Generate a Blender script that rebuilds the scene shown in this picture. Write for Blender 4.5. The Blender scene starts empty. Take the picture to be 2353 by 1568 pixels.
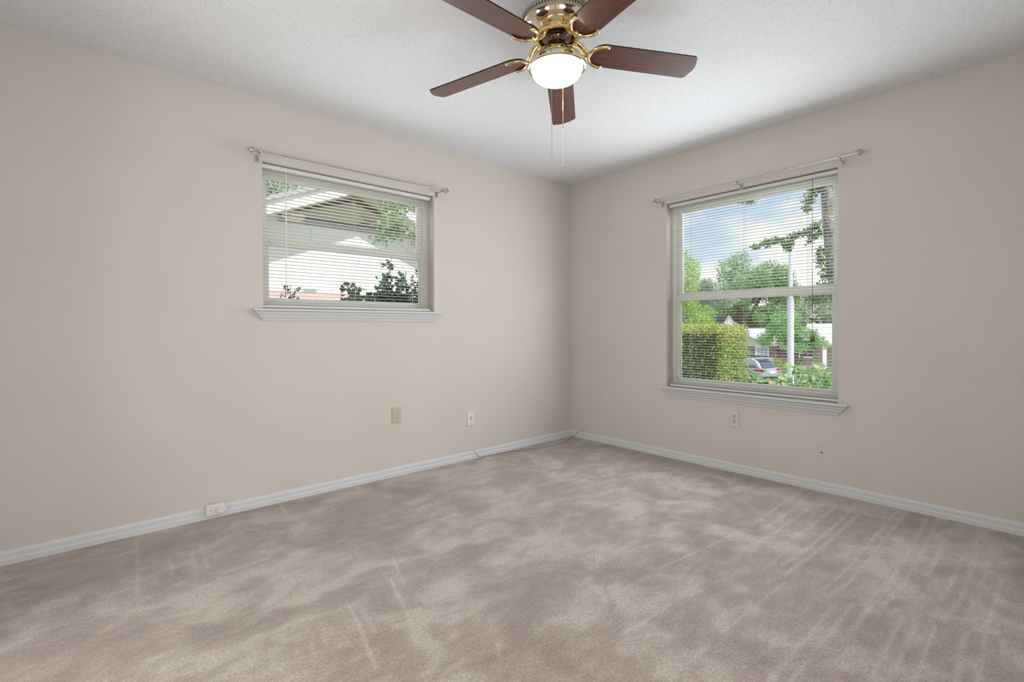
import bpy, bmesh, math, random
import numpy as np
from mathutils import Vector, Matrix

scene = bpy.context.scene
COL = scene.collection
PI = math.pi

# ------------------------------------------------------------------ camera
CAM_POS = (-3.54293546, -3.14725045, 1.06254512)
YAW, PITCH, ROLL = math.radians(48.67553895), math.radians(-0.36390083), math.radians(-0.22939505)
F_PX, SHIFT_PX = 1106.924, -24.097
fwd = Vector((math.cos(YAW)*math.cos(PITCH), math.sin(YAW)*math.cos(PITCH), math.sin(PITCH)))
rgt = Vector((math.sin(YAW), -math.cos(YAW), 0))
upv = rgt.cross(fwd)
r2 = math.cos(ROLL)*rgt + math.sin(ROLL)*upv
u2 = -math.sin(ROLL)*rgt + math.cos(ROLL)*upv
cam_data = bpy.data.cameras.new('camera')
cam_data.sensor_fit = 'HORIZONTAL'
cam_data.sensor_width = 36.0
cam_data.lens = F_PX/2353*36.0
cam_data.shift_y = SHIFT_PX/2353
cam_data.clip_start = 0.02
cam_data.clip_end = 500
cam = bpy.data.objects.new('camera', cam_data)
COL.objects.link(cam)
m = Matrix((( r2.x, u2.x, -fwd.x, CAM_POS[0]), (r2.y, u2.y, -fwd.y, CAM_POS[1]), (r2.z, u2.z, -fwd.z, CAM_POS[2]), (0, 0, 0, 1)))
cam.matrix_world = m
scene.camera = cam

# ------------------------------------------------------------------ view + world
vs = scene.view_settings
vs.view_transform = 'Standard'
vs.look = 'None'
vs.gamma = 1.0
vs.use_curve_mapping = False
vs.exposure = 0.0
scene.display_settings.display_device = 'sRGB'
scene.cycles.max_bounces = 8
scene.cycles.diffuse_bounces = 5
scene.cycles.glossy_bounces = 4
scene.cycles.transparent_max_bounces = 16
scene.cycles.caustics_reflective = False
scene.cycles.caustics_refractive = False
scene.cycles.sample_clamp_indirect = 6.0

SKY_STRENGTH = 1.08
SUN_STRENGTH = 4.6
WIN_L, WIN_R = 5.5, 29.0       # daylight entering the two windows, W
SLAT_L, SLAT_R = 24.0, 38.0       # daylight on the outer side of the blinds, W
FILL_NEAR, FILL_BACK = 27.0, 29.0                     # two fill lamps added behind the camera, no known source, W

def srgb(r, g, b):
    f = lambda c: (c/255/12.92) if c/255 <= .04045 else ((c/255+.055)/1.055)**2.4
    return (f(r), f(g), f(b), 1.0)

world = bpy.data.worlds.new('sky')
scene.world = world
world.use_nodes = True
wn, wl = world.node_tree.nodes, world.node_tree.links
wn.clear()
w_out = wn.new('ShaderNodeOutputWorld'); w_bg = wn.new('ShaderNodeBackground')
w_tc = wn.new('ShaderNodeTexCoord'); w_sep = wn.new('ShaderNodeSeparateXYZ')
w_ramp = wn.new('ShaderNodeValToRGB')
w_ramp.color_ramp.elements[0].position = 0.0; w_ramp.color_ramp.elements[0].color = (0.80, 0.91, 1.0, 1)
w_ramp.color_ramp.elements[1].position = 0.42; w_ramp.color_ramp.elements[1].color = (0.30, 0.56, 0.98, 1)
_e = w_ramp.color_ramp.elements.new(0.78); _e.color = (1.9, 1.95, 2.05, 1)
w_map = wn.new('ShaderNodeMapping'); w_map.inputs['Scale'].default_value = (1.0, 1.0, 2.3)
w_map.inputs['Location'].default_value = (3.1, 0.7, 0.2)
w_noise = wn.new('ShaderNodeTexNoise'); w_noise.inputs['Scale'].default_value = 3.4
w_noise.inputs['Detail'].default_value = 6; w_noise.inputs['Roughness'].default_value = 0.55
w_cr = wn.new('ShaderNodeValToRGB')
w_cr.color_ramp.elements[0].position = 0.45; w_cr.color_ramp.elements[0].color = (0, 0, 0, 1)
w_cr.color_ramp.elements[1].position = 0.55; w_cr.color_ramp.elements[1].color = (1, 1, 1, 1)
w_mix = wn.new('ShaderNodeMixRGB'); w_mix.inputs['Color2'].default_value = (1.04, 1.05, 1.06, 1)
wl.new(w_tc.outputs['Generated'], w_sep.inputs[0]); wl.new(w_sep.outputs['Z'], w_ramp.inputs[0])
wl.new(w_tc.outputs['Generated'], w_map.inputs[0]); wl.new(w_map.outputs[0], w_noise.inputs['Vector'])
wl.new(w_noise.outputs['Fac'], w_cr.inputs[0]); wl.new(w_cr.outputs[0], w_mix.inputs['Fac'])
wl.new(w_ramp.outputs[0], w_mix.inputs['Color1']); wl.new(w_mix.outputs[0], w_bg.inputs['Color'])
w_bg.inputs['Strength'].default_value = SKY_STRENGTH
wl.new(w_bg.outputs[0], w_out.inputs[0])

sun_d = bpy.data.lights.new('sun', 'SUN'); sun_d.energy = SUN_STRENGTH; sun_d.angle = math.radians(0.6)
sun_d.color = (1.0, 0.96, 0.9)
sun = bpy.data.objects.new('sun', sun_d); COL.objects.link(sun)
sun.location = (0, -10, 20)
sun.rotation_euler = Vector((0.10, 0.62, -0.78)).to_track_quat('-Z', 'Y').to_euler()

def area(name, loc, direction, sx, sy, power, color, spread=PI):
    d = bpy.data.lights.new(name, 'AREA'); d.shape = 'RECTANGLE'; d.size = sx; d.size_y = sy
    d.energy = power; d.color = color; d.spread = spread
    o = bpy.data.objects.new(name, d); COL.objects.link(o); o.location = loc
    o.rotation_euler = Vector(direction).to_track_quat('-Z', 'Z').to_euler()
    return o
# daylight arriving through the two windows, then two fill lamps added behind the camera
area('daylight_window_left', (-2.16, -.004, 1.62), (0, -1, 0), 1.17, 0.86, WIN_L, (0.93, 0.975, 1.03), 2.7)
area('daylight_window_right', (-.004, -1.627, 1.31), (-1, 0, 0), 1.17, 1.47, WIN_R, (0.93, 0.975, 1.03), 2.95)
area('daylight_outside_left', (-2.16, .72, 2.42), (0, -.80, -.60), 1.6, .6, SLAT_L, (0.95, 0.98, 1.0))
area('daylight_outside_right', (.72, -1.627, 2.36), (-.75, 0, -.66), 1.6, .7, SLAT_R, (0.95, 0.98, 1.0))
area('added_fill_near', (-3.0, -4.1, .72), (0, 1, .05), 1.6, 1.35, FILL_NEAR, (1.0, 0.985, 0.97))
area('added_fill_back', (-4.7, -1.6, 1.05), (1, 0, 0), 1.5, 2.0, FILL_BACK, (1.0, 0.985, 0.97))

# ------------------------------------------------------------------ helpers
WORLD_OFF = {}
def woff(o):
    v = Vector((0, 0, 0))
    while o is not None:
        v += Vector(o.location); o = o.parent
    return v

class MB:
    """collects simple shapes; build() links them as one mesh object"""
    def __init__(self): self.v, self.f, self.m = [], [], []
    def add(self, verts, faces, mi=0, M=None):
        b = len(self.v)
        for p in verts:
            p = Vector(p)
            self.v.append(M @ p if M is not None else p)
        for f in faces:
            self.f.append([i+b for i in f]); self.m.append(mi)
    def box(self, lo, hi, mi=0, M=None):
        x0, y0, z0 = lo; x1, y1, z1 = hi
        self.add([(x0,y0,z0),(x1,y0,z0),(x1,y1,z0),(x0,y1,z0),(x0,y0,z1),(x1,y0,z1),(x1,y1,z1),(x0,y1,z1)],
                 [(0,3,2,1),(4,5,6,7),(0,1,5,4),(1,2,6,5),(2,3,7,6),(3,0,4,7)], mi, M)
    def tube(self, pts, r, seg=8, mi=0, M=None, cap=True, flat=1.0):
        pts = [Vector(p) for p in pts]; n = len(pts)
        rs = r if isinstance(r, (list, tuple)) else [r]*n
        vs_, fs = [], []
        prev = None
        for i, p in enumerate(pts):
            t = (pts[min(i+1, n-1)] - pts[max(i-1, 0)]).normalized()
            if prev is None:
                a = Vector((0,0,1)) if abs(t.z) < .9 else Vector((1,0,0))
                u = t.cross(a).normalized()
            else:
                u = (prev - t*prev.dot(t)).normalized()
            prev = u; w = t.cross(u)
            for k in range(seg):
                a = 2*PI*k/seg
                vs_.append(p + u*math.cos(a)*rs[i] + w*math.sin(a)*rs[i]*flat)
        for i in range(n-1):
            for k in range(seg):
                a, b = i*seg+k, i*seg+(k+1) % seg
                fs.append((a, b, b+seg, a+seg))
        if cap:
            fs.append(tuple(range(seg-1, -1, -1))); fs.append(tuple(range((n-1)*seg, n*seg)))
        self.add(vs_, fs, mi, M)
    def lathe(self, prof, seg=48, mi=0, M=None):
        """profile of (r, z), revolved about z"""
        vs_, fs, rows = [], [], []
        for r, z in prof:
            if r < 1e-6:
                rows.append([len(vs_)]); vs_.append((0, 0, z))
            else:
                rows.append(list(range(len(vs_), len(vs_)+seg)))
                vs_ += [(r*math.cos(2*PI*k/seg), r*math.sin(2*PI*k/seg), z) for k in range(seg)]
        for a, b in zip(rows, rows[1:]):
            for k in range(seg):
                k2 = (k+1) % seg
                if len(a) == 1 and len(b) == 1: continue
                if len(a) == 1: fs.append((a[0], b[k2], b[k]))
                elif len(b) == 1: fs.append((a[k], a[k2], b[0]))
                else: fs.append((a[k], a[k2], b[k2], b[k]))
        self.add(vs_, fs, mi, M)
    def prism(self, poly, lo, hi, mi=0, M=None):
        """2-D polygon (x, y) extruded from z=lo to z=hi"""
        n = len(poly)
        self.add([(x, y, lo) for x, y in poly]+[(x, y, hi) for x, y in poly],
                 [tuple(range(n-1, -1, -1)), tuple(range(n, 2*n))]+[(i, (i+1) % n, n+(i+1) % n, n+i) for i in range(n)], mi, M)
    def build(self, name, mats, parent=None, local=False, smooth=False, bevel=0.0):
        off = Vector((0,0,0)) if (local or parent is None) else woff(parent)
        me = bpy.data.meshes.new(name)
        me.from_pydata([tuple(p-off) for p in self.v], [], self.f)
        mats = mats if isinstance(mats, (list, tuple)) else [mats]
        for mt in mats: me.materials.append(mt)
        if len(mats) > 1: me.polygons.foreach_set('material_index', self.m)
        bm = bmesh.new(); bm.from_mesh(me)
        bmesh.ops.recalc_face_normals(bm, faces=bm.faces); bm.to_mesh(me); bm.free()
        if smooth:
            me.polygons.foreach_set('use_smooth', [True]*len(me.polygons))
            try: me.set_sharp_from_angle(angle=math.radians(38))
            except Exception: pass
        me.update()
        o = bpy.data.objects.new(name, me); COL.objects.link(o)
        if parent is not None: o.parent = parent
        if bevel > 0:
            b = o.modifiers.new('bevel', 'BEVEL'); b.width = bevel; b.segments = 2; b.limit_method = 'ANGLE'
        return o

def tag(o, label, cat, group=None):
    o['label'] = label; o['category'] = cat
    if group: o['group'] = group
    return o
def structure(o): o['kind'] = 'structure'; return o
def empty(name, loc, rz=0.0):
    o = bpy.data.objects.new(name, None); COL.objects.link(o); o.location = loc; o.rotation_euler = (0, 0, rz)
    o.empty_display_size = .1
    return o
def copy_tree(o, parent=None):
    c = o.copy(); COL.objects.link(c); c.parent = parent
    for ch in list(o.children): copy_tree(ch, c)
    return c

# ------------------------------------------------------------------ materials
def mat(name, color=(.8,.8,.8,1), rough=.5, metal=0.0, spec=.5, coat=0.0, coat_r=.1):
    mt = bpy.data.materials.new(name); mt.use_nodes = True
    b = mt.node_tree.nodes['Principled BSDF']
    b.inputs['Base Color'].default_value = color; b.inputs['Roughness'].default_value = rough
    b.inputs['Metallic'].default_value = metal; b.inputs['Specular IOR Level'].default_value = spec
    b.inputs['Coat Weight'].default_value = coat; b.inputs['Coat Roughness'].default_value = coat_r
    return mt
class N:
    """tiny node builder on one material"""
    def __init__(self, mt):
        self.t = mt.node_tree; self.b = self.t.nodes['Principled BSDF']
    def n(self, kind, **kw):
        x = self.t.nodes.new(kind)
        for k, v in kw.items():
            if k in x.inputs.keys(): x.inputs[k].default_value = v
            else: setattr(x, k, v)
        return x
    def l(self, a, b): self.t.links.new(a, b)
    def coord(self, scale=(1,1,1), which='Object', rot=(0,0,0)):
        tc = self.n('ShaderNodeTexCoord'); mp = self.n('ShaderNodeMapping'); mp.inputs['Scale'].default_value = scale
        mp.inputs['Rotation'].default_value = rot
        self.l(tc.outputs[which], mp.inputs[0]); return mp.outputs[0]
    def noise(self, vec, scale, detail=3, rough=.5, dist=0.0):
        x = self.n('ShaderNodeTexNoise'); x.inputs['Scale'].default_value = scale; x.inputs['Detail'].default_value = detail
        x.inputs['Roughness'].default_value = rough; x.inputs['Distortion'].default_value = dist
        self.l(vec, x.inputs['Vector']); return x.outputs['Fac']
    def ramp(self, fac, stops):
        x = self.n('ShaderNodeValToRGB'); e = x.color_ramp.elements
        while len(e) < len(stops): e.new(.5)
        for i, (p, c) in enumerate(stops): e[i].position = p; e[i].color = c
        self.l(fac, x.inputs[0]); return x.outputs[0]
    def math(self, op, a, b=None, clamp=False):
        x = self.n('ShaderNodeMath'); x.operation = op; x.use_clamp = clamp
        for i, q in enumerate((a, b)):
            if q is None: continue
            if isinstance(q, (int, float)): x.inputs[i].default_value = q
            else: self.l(q, x.inputs[i])
        return x.outputs[0]
    def mix(self, fac, a, b, mode='MIX'):
        x = self.n('ShaderNodeMixRGB'); x.blend_type = mode
        for i, q in zip(('Fac', 'Color1', 'Color2'), (fac, a, b)):
            if isinstance(q, (int, float, tuple)): x.inputs[i].default_value = q
            else: self.l(q, x.inputs[i])
        return x.outputs[0]
    def bump(self, h, strength, dist):
        x = self.n('ShaderNodeBump'); x.inputs['Strength'].default_value = strength; x.inputs['Distance'].default_value = dist
        self.l(h, x.inputs['Height']); self.l(x.outputs[0], self.b.inputs['Normal'])

M = {}
# painted walls: light orange-peel
def wall_material(name, col):
    mt = mat(name, col, .72, spec=.25); k = N(mt); c = k.coord()
    big = k.noise(c, 1.6, 3); fine = k.noise(c, 220, 2)
    colr = k.ramp(big, [(.3, tuple(x*.975 for x in col[:3])+(1,)), (.7, tuple(min(1, x*1.02) for x in col[:3])+(1,))])
    k.l(colr, k.b.inputs['Base Color']); k.bump(fine, .25, .0015)
    return mt
WALL = srgb(211, 205, 199)
M['wall'] = wall_material('wall_paint', WALL)
# popcorn ceiling
mt = mat('popcorn', srgb(226, 227, 227), .9, spec=.1); k = N(mt); c = k.coord()
n1 = k.noise(c, 46, 3, .6); n2 = k.noise(c, 195, 2, .55, .3)
speck = k.ramp(n2, [(.28, (0, 0, 0, 1)), (.41, (1, 1, 1, 1))])
h = k.math('ADD', k.math('MULTIPLY', speck, .8), k.math('MULTIPLY', n1, .5))
colr = k.mix(speck, srgb(172, 175, 179), srgb(227, 230, 232))  # pits coloured darker: their tiny shadows are put into the paint
k.l(colr, k.b.inputs['Base Color']); k.bump(h, .45, .0035); M['ceiling'] = mt
# trims, window vinyl, blinds
M['tan_floor'] = mat('fill_bay_floor', srgb(160, 145, 130), .9)  # floor of the added fill-lamp bays behind the camera
M['trim'] = mat('trim_paint', srgb(214, 216, 217), .42, spec=.4)
M['vinyl'] = mat('window_vinyl', srgb(234, 234, 229), .45, spec=.4)
M['slat'] = mat('slat_enamel', srgb(232, 232, 226), .35, spec=.5)
M['headrail'] = mat('headrail_enamel', srgb(225, 226, 228), .4)
M['cord'] = mat('cord_white', srgb(225, 222, 210), .7)
M['darkcord'] = mat('cord_brown', srgb(46, 40, 32), .7)
M['tassel'] = mat('tassel_wood', srgb(96, 64, 22), .5)
M['hole'] = mat('dark_recess', srgb(38, 34, 31), .8)
M['nickel'] = mat('brushed_nickel', (.58, .54, .49, 1), .26, 1.0)
M['almond'] = mat('almond_plastic', srgb(196, 185, 170), .4)
M['paintplate'] = mat('painted_plate', WALL, .5)
M['whiteplastic'] = mat('white_plastic', srgb(228, 224, 220), .35)
M['receptacle'] = mat('receptacle_face', srgb(206, 196, 180), .35)
M['screw'] = mat('screw_metal', (.5, .48, .44, 1), .35, 1.0)
M['wire'] = mat('thin_wire', srgb(112, 100, 88), .6)
# glass: see-through with a mirror sheen at grazing angles
mt = bpy.data.materials.new('window_glass'); mt.use_nodes = True; t = mt.node_tree; t.nodes.clear()
o_ = t.nodes.new('ShaderNodeOutputMaterial'); tr = t.nodes.new('ShaderNodeBsdfTransparent'); gl = t.nodes.new('ShaderNodeBsdfGlossy')
fr = t.nodes.new('ShaderNodeFresnel'); mx = t.nodes.new('ShaderNodeMixShader')
tr.inputs[0].default_value = (.97, .97, .97, 1); gl.inputs['Roughness'].default_value = .01; fr.inputs[0].default_value = 1.28
t.links.new(fr.outputs[0], mx.inputs[0]); t.links.new(tr.outputs[0], mx.inputs[1]); t.links.new(gl.outputs[0], mx.inputs[2]); t.links.new(mx.outputs[0], o_.inputs[0])
M['glass'] = mt
# fan
M['champagne'] = mat('polished_champagne', (.80, .72, .55, 1), .09, 1.0)
M['brass'] = mat('polished_brass', (.88, .62, .22, 1), .12, 1.0)
M['bracketbrass'] = mat('bracket_brass', (.86, .68, .36, 1), .16, 1.0)
M['darkbrass'] = mat('brass_painted_dark', (.16, .12, .09, 1), .14, .85)  # polished brass, its dark reflections put into the colour
M['chain'] = mat('backlit_dark_chain', (.34, .30, .23, 1), .35, 1.0)  # brass darkened in colour so it looks backlit
mt = mat('cherry_veneer', srgb(96, 52, 40), .33, spec=.5, coat=.35, coat_r=.12); k = N(mt)
c = k.coord((1.2, 14, 14)); g = k.noise(c, 6, 6, .6, .6); c2 = k.coord((.8, 3, 3)); g2 = k.noise(c2, 4, 3, .5, 1.0)
colr = k.ramp(g, [(.28, srgb(58, 33, 28)), (.5, srgb(90, 54, 44)), (.72, srgb(108, 68, 56))])
colr = k.mix(k.math('MULTIPLY', g2, .35), colr, srgb(70, 36, 28)); k.l(colr, k.b.inputs['Base Color']); M['cherry'] = mt
M['bladeedge'] = mat('blade_edge', srgb(30, 20, 15), .6)
mt = mat('lit_opal_glass', (1, .95, .86, 1), .3); k = N(mt)
k.b.inputs['Emission Color'].default_value = (1.0, .90, .74, 1); k.b.inputs['Emission Strength'].default_value = 18.0; M['opal'] = mt

# ------------------------------------------------------------------ room shell
H = 2.44
RX0, RY0 = -3.94, -3.34          # back corner of the room
T = .20                          # wall thickness
WL = (-2.757, -1.563, 1.1805, 2.064)     # window in the left wall: x0, x1, z0, z1
WR = (-2.225, -1.028, .5745, 2.064)      # window in the right wall: y0, y1, z0, z1

def wall_left():
    b = MB(); x0, x1, z0, z1 = WL
    b.box((RX0-T, 0, -.02), (x0, T, H)); b.box((x1, 0, -.02), (T, T, H))
    b.box((x0, 0, -.02), (x1, T, z0-.013)); b.box((x0, 0, z1), (x1, T, H))
    return structure(b.build('wall_left', M['wall']))
def wall_right():
    b = MB(); y0, y1, z0, z1 = WR
    b.box((0, RY0-T, -.02), (T, y0, H)); b.box((0, y1, -.02), (T, 0, H))
    b.box((0, y0, -.02), (T, y1, z0-.0115)); b.box((0, y0, z1), (T, y1, H))
    return structure(b.build('wall_right', M['wall']))
wall_left(); wall_right()
# the two walls behind the camera; each has an opening added for a fill lamp
b = MB(); b.box((RX0-T, RY0-T, -.02), (RX0, -2.35, H)); b.box((RX0-T, -.85, -.02), (RX0, 0, H)); b.box((RX0-T, -2.35, 2.06), (RX0, -.85, H)); structure(b.build('wall_back', M['wall']))
b = MB(); b.box((-5.3, -2.7, -.06), (RX0, -.5, -.021)); structure(b.build('floor_fill_bay_back', M['tan_floor']))  # unseen bay added to house the back fill lamp
b = MB(); b.box((-5.4, -2.8, -.06), (RX0-T, -2.7, H)); b.box((-5.4, -.5, -.06), (RX0-T, -.4, H)); b.box((-5.4, -2.7, -.06), (-5.3, -.5, H)); structure(b.build('wall_fill_bay_back', M['wall']))
b = MB(); b.box((-5.4, -2.8, H), (RX0-T, -.4, H+.1)); structure(b.build('ceiling_fill_bay_back', M['wall']))
b = MB(); b.box((RX0, RY0-T, -.02), (-3.72, RY0, H)); b.box((-2.28, RY0-T, -.02), (0, RY0, H)); b.box((-3.72, RY0-T, 2.06), (-2.28, RY0, H))
structure(b.build('wall_near', M['wall']))
b = MB(); b.box((RX0-T, RY0-T, H), (T, T, H+.12)); structure(b.build('ceiling', M['ceiling']))
b = MB(); b.box((-4.0, -4.6, -.06), (-2.0, RY0-T, 0)); structure(b.build('floor_fill_bay_near', M['tan_floor']))  # unseen bay added around the near fill lamp, closed against the sun
b = MB(); b.box((-4.1, -4.7, -.06), (-4.0, RY0-T, H)); b.box((-2.0, -4.7, -.06), (-1.9, RY0-T, H)); b.box((-4.0, -4.7, -.06), (-2.0, -4.6, H)); structure(b.build('wall_fill_bay_near', M['wall']))
b = MB(); b.box((-4.1, -4.7, H), (-1.9, RY0-T, H+.1)); structure(b.build('ceiling_fill_bay_near', M['wall']))

# ---- carpet: a fine grid that carries how the pile lies (vacuum wheel tracks and brushed patches)
TRACKS = [[(-0.025,-2.352),(-0.575,-2.358),(-0.966,-2.352),(-1.237,-2.335)],
[(-0.269,-2.400),(-0.704,-2.399),(-1.044,-2.389),(-1.320,-2.371)],
[(-0.052,-2.532),(-0.468,-2.534),(-0.834,-2.535),(-1.219,-2.529),(-1.322,-2.518)],
[(-0.042,-2.573),(-0.456,-2.571),(-0.809,-2.578),(-1.170,-2.573),(-1.333,-2.554)],
[(-0.027,-2.663),(-0.396,-2.675),(-0.758,-2.685),(-1.048,-2.682),(-1.291,-2.659)],
[(-0.074,-2.709),(-0.454,-2.719),(-0.735,-2.726),(-1.076,-2.723),(-1.296,-2.704)],
[(-0.368,-2.773),(-0.677,-2.778),(-0.887,-2.774)],
[(-0.111,-2.879),(-0.504,-2.892),(-0.860,-2.899),(-1.055,-2.891),(-1.240,-2.872)],
[(-0.246,-2.929),(-0.626,-2.937),(-0.918,-2.940),(-1.214,-2.920)],
[(-0.547,-2.854),(-0.837,-2.853),(-1.090,-2.845)],
[(0.036,-2.098),(-0.541,-2.124),(-0.917,-2.132)],
[(-0.025,-2.043),(-0.436,-2.053),(-0.815,-2.059)],
[(-0.367,-2.183),(-0.802,-2.182),(-1.122,-2.167)],
[(-0.098,-1.462),(-0.743,-1.518)],
[(-0.871,-2.066),(-1.304,-2.028),(-1.646,-1.989)],
[(-0.185,-2.279),(-0.668,-2.275),(-0.966,-2.261)],
[(-1.370,-2.394),(-1.585,-2.390),(-1.733,-2.381),(-1.902,-2.378)],
[(-1.375,-2.584),(-1.580,-2.581),(-1.764,-2.579),(-1.924,-2.577),(-2.027,-2.574)],
[(-1.351,-2.627),(-1.598,-2.625),(-1.801,-2.618),(-1.977,-2.618)],
[(-1.326,-2.770),(-1.524,-2.771),(-1.683,-2.772),(-1.795,-2.772)],
[(-1.362,-2.812),(-1.549,-2.812),(-1.738,-2.814)],
[(-1.297,-2.858),(-1.461,-2.859),(-1.697,-2.860)],
[(-1.264,-2.934),(-1.441,-2.938),(-1.610,-2.945)],
[(-1.241,-2.978),(-1.388,-2.985),(-1.564,-2.985)],
[(-1.344,-2.675),(-1.573,-2.671)],
[(-0.668,-2.988),(-0.898,-2.988),(-1.177,-2.977)],
[(-1.999,-2.380),(-2.172,-2.375)],
[(-1.228,-3.023),(-1.385,-3.028)],
[(-2.496,-1.117),(-2.569,-1.360)],
[(-2.590,-1.270),(-2.639,-1.475),(-2.688,-1.625),(-2.726,-1.736)],
[(-2.802,-1.344),(-2.825,-1.503),(-2.851,-1.613),(-2.875,-1.739)],
[(-2.769,-1.389),(-2.798,-1.565)],
[(-2.516,-1.900),(-2.558,-1.960)],
[(-1.869,-2.162),(-2.157,-2.160)],
[(-1.394,-2.014),(-1.658,-1.990)],
[(-1.763,-1.991),(-1.944,-1.985)],
[(-2.920,-1.392),(-2.948,-1.515)],
[(-2.983,-1.472),(-3.001,-1.556)],
[(-3.365,-0.015),(-3.387,-0.459),(-3.407,-0.755)],
[(-3.136,-0.341),(-3.153,-0.653)],
[(-3.269,-0.403),(-3.280,-0.644)],
[(-3.183,-0.410),(-3.194,-0.601)],
[(-2.679,-0.017),(-2.707,-0.312)]]

def carpet():
    st = .008
    xs = np.arange(RX0, 0+st/2, st); ys = np.arange(RY0-T, 0+st/2, st)
    X, Y = np.meshgrid(xs, ys); P = np.stack([X.ravel(), Y.ravel()], 1)
    rng = np.random.RandomState(4)
    lay = np.zeros(len(P))
    for tr in TRACKS:
        amp = rng.uniform(.7, 1.0); wd = rng.uniform(.0055, .0085)
        a = np.array(tr)
        d = np.full(len(P), 9.0)
        for p, q in zip(a, a[1:]):
            v = q-p; L2 = v@v
            tt = np.clip(((P-p)@v)/L2, 0, 1)
            d = np.minimum(d, np.linalg.norm(P-(p+tt[:, None]*v), axis=1))
        lay = np.maximum(lay, amp*np.exp(-(d/wd)**2))
    ny, nx = X.shape
    idx = np.arange(nx*ny).reshape(ny, nx)
    F = np.stack([idx[:-1, :-1].ravel(), idx[:-1, 1:].ravel(), idx[1:, 1:].ravel(), idx[1:, :-1].ravel()], 1)
    V = np.zeros((len(P), 3)); V[:, :2] = P
    me = bpy.data.meshes.new('floor'); me.from_pydata(V.tolist(), [], F.tolist())
    at = me.attributes.new('pile', 'FLOAT', 'POINT'); at.data.foreach_set('value', lay.astype(np.float32))
    mt = mat('carpet', srgb(160, 142, 127), .95, spec=.05); k = N(mt); c = k.coord()
    k.b.inputs['Sheen Weight'].default_value = .55; k.b.inputs['Sheen Roughness'].default_value = .6
    fib = k.noise(c, 310, 2, .7); fib2 = k.noise(c, 95, 2, .6)
    patch = k.noise(k.coord((1, 1.25, 1), rot=(0, 0, .5)), 2.6, 6, .62, .7)
    patch2 = k.noise(k.coord((1.0, 2.0, 1)), 8.0, 4, .55, .5)
    pa = k.math('ADD', k.math('MULTIPLY', patch, .72), k.math('MULTIPLY', patch2, .28))
    base = k.ramp(pa, [(.40, srgb(142, 126, 113)), (.50, srgb(164, 149, 137)), (.585, srgb(190, 178, 167))])
    att = k.n('ShaderNodeAttribute'); att.attribute_name = 'pile'
    brk = k.ramp(k.noise(c, 9, 3, .6), [(.35, (.25,)*3+(1,)), (.6, (1,)*3+(1,))])
    base = k.mix(k.math('MULTIPLY', k.math('MULTIPLY', att.outputs['Fac'], brk), .62), base, srgb(214, 203, 194))
    dk = k.ramp(fib, [(.34, (.42,)*3+(1,)), (.5, (1,)*3+(1,)), (.66, (1.42,)*3+(1,))])
    dk2 = k.ramp(fib2, [(.3, (.74,)*3+(1,)), (.7, (1.22,)*3+(1,))])
    base = k.mix(1.0, base, dk, 'MULTIPLY'); base = k.mix(1.0, base, dk2, 'MULTIPLY')
    k.l(base, k.b.inputs['Base Color'])
    k.bump(k.math('ADD', fib, k.math('MULTIPLY', fib2, .8)), .7, .006)
    me.materials.append(mt)
    o = bpy.data.objects.new('floor', me); COL.objects.link(o); return structure(o)
carpet()

# ---- baseboards
BP = [(0, 0), (.0155, 0), (.0155, .024), (.0115, .029), (.0115, .050), (.0075, .0535), (.0045, .0640), (0, .0640)]
b = MB()   # along the left wall (x axis), sticking out to -y
n = len(BP); b.add([(RX0, -d, z) for d, z in BP]+[(0-d*0, -d, z) for d, z in BP], [tuple(range(n)), tuple(range(2*n-1, n-1, -1))]+[(i, (i+1) % n, n+(i+1) % n, n+i) for i in range(n)])
structure(b.build('baseboard_left', M['trim']))
b = MB()
b.add([(-d, RY0, z) for d, z in BP]+[(-d, -.0157, z) for d, z in BP], [tuple(range(n)), tuple(range(2*n-1, n-1, -1))]+[(i, (i+1) % n, n+(i+1) % n, n+i) for i in range(n)])
structure(b.build('baseboard_right', M['trim']))

# ------------------------------------------------------------------ windows
# A window lives in local axes: u along the wall, d outward through the wall, z up.
def frame_L(u, d, z): return (u, d, z)          # left wall: u = x, d = +y
def frame_R(u, d, z): return (d, u, z)          # right wall: u = y, d = +x
class WB(MB):
    def __init__(self, fn): super().__init__(); self.fn = fn
    def ubox(self, u0, u1, d0, d1, z0, z1, mi=0):
        a = self.fn(u0, d0, z0); c = self.fn(u1, d1, z1)
        self.box(tuple(min(p, q) for p, q in zip(a, c)), tuple(max(p, q) for p, q in zip(a, c)), mi)
    def utube(self, pts, r, seg=6, mi=0, **kw): self.tube([self.fn(*p) for p in pts], r, seg, mi, **kw)
def ring(b, u0, u1, z0, z1, w, d0, d1, wb=None, wt=None):
    wb = w if wb is None else wb; wt = w if wt is None else wt
    b.ubox(u0, u0+w, d0, d1, z0, z1); b.ubox(u1-w, u1, d0, d1, z0, z1)
    b.ubox(u0+w, u1-w, d0, d1, z0, z0+wb); b.ubox(u0+w, u1-w, d0, d1, z1-wt, z1)

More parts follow.
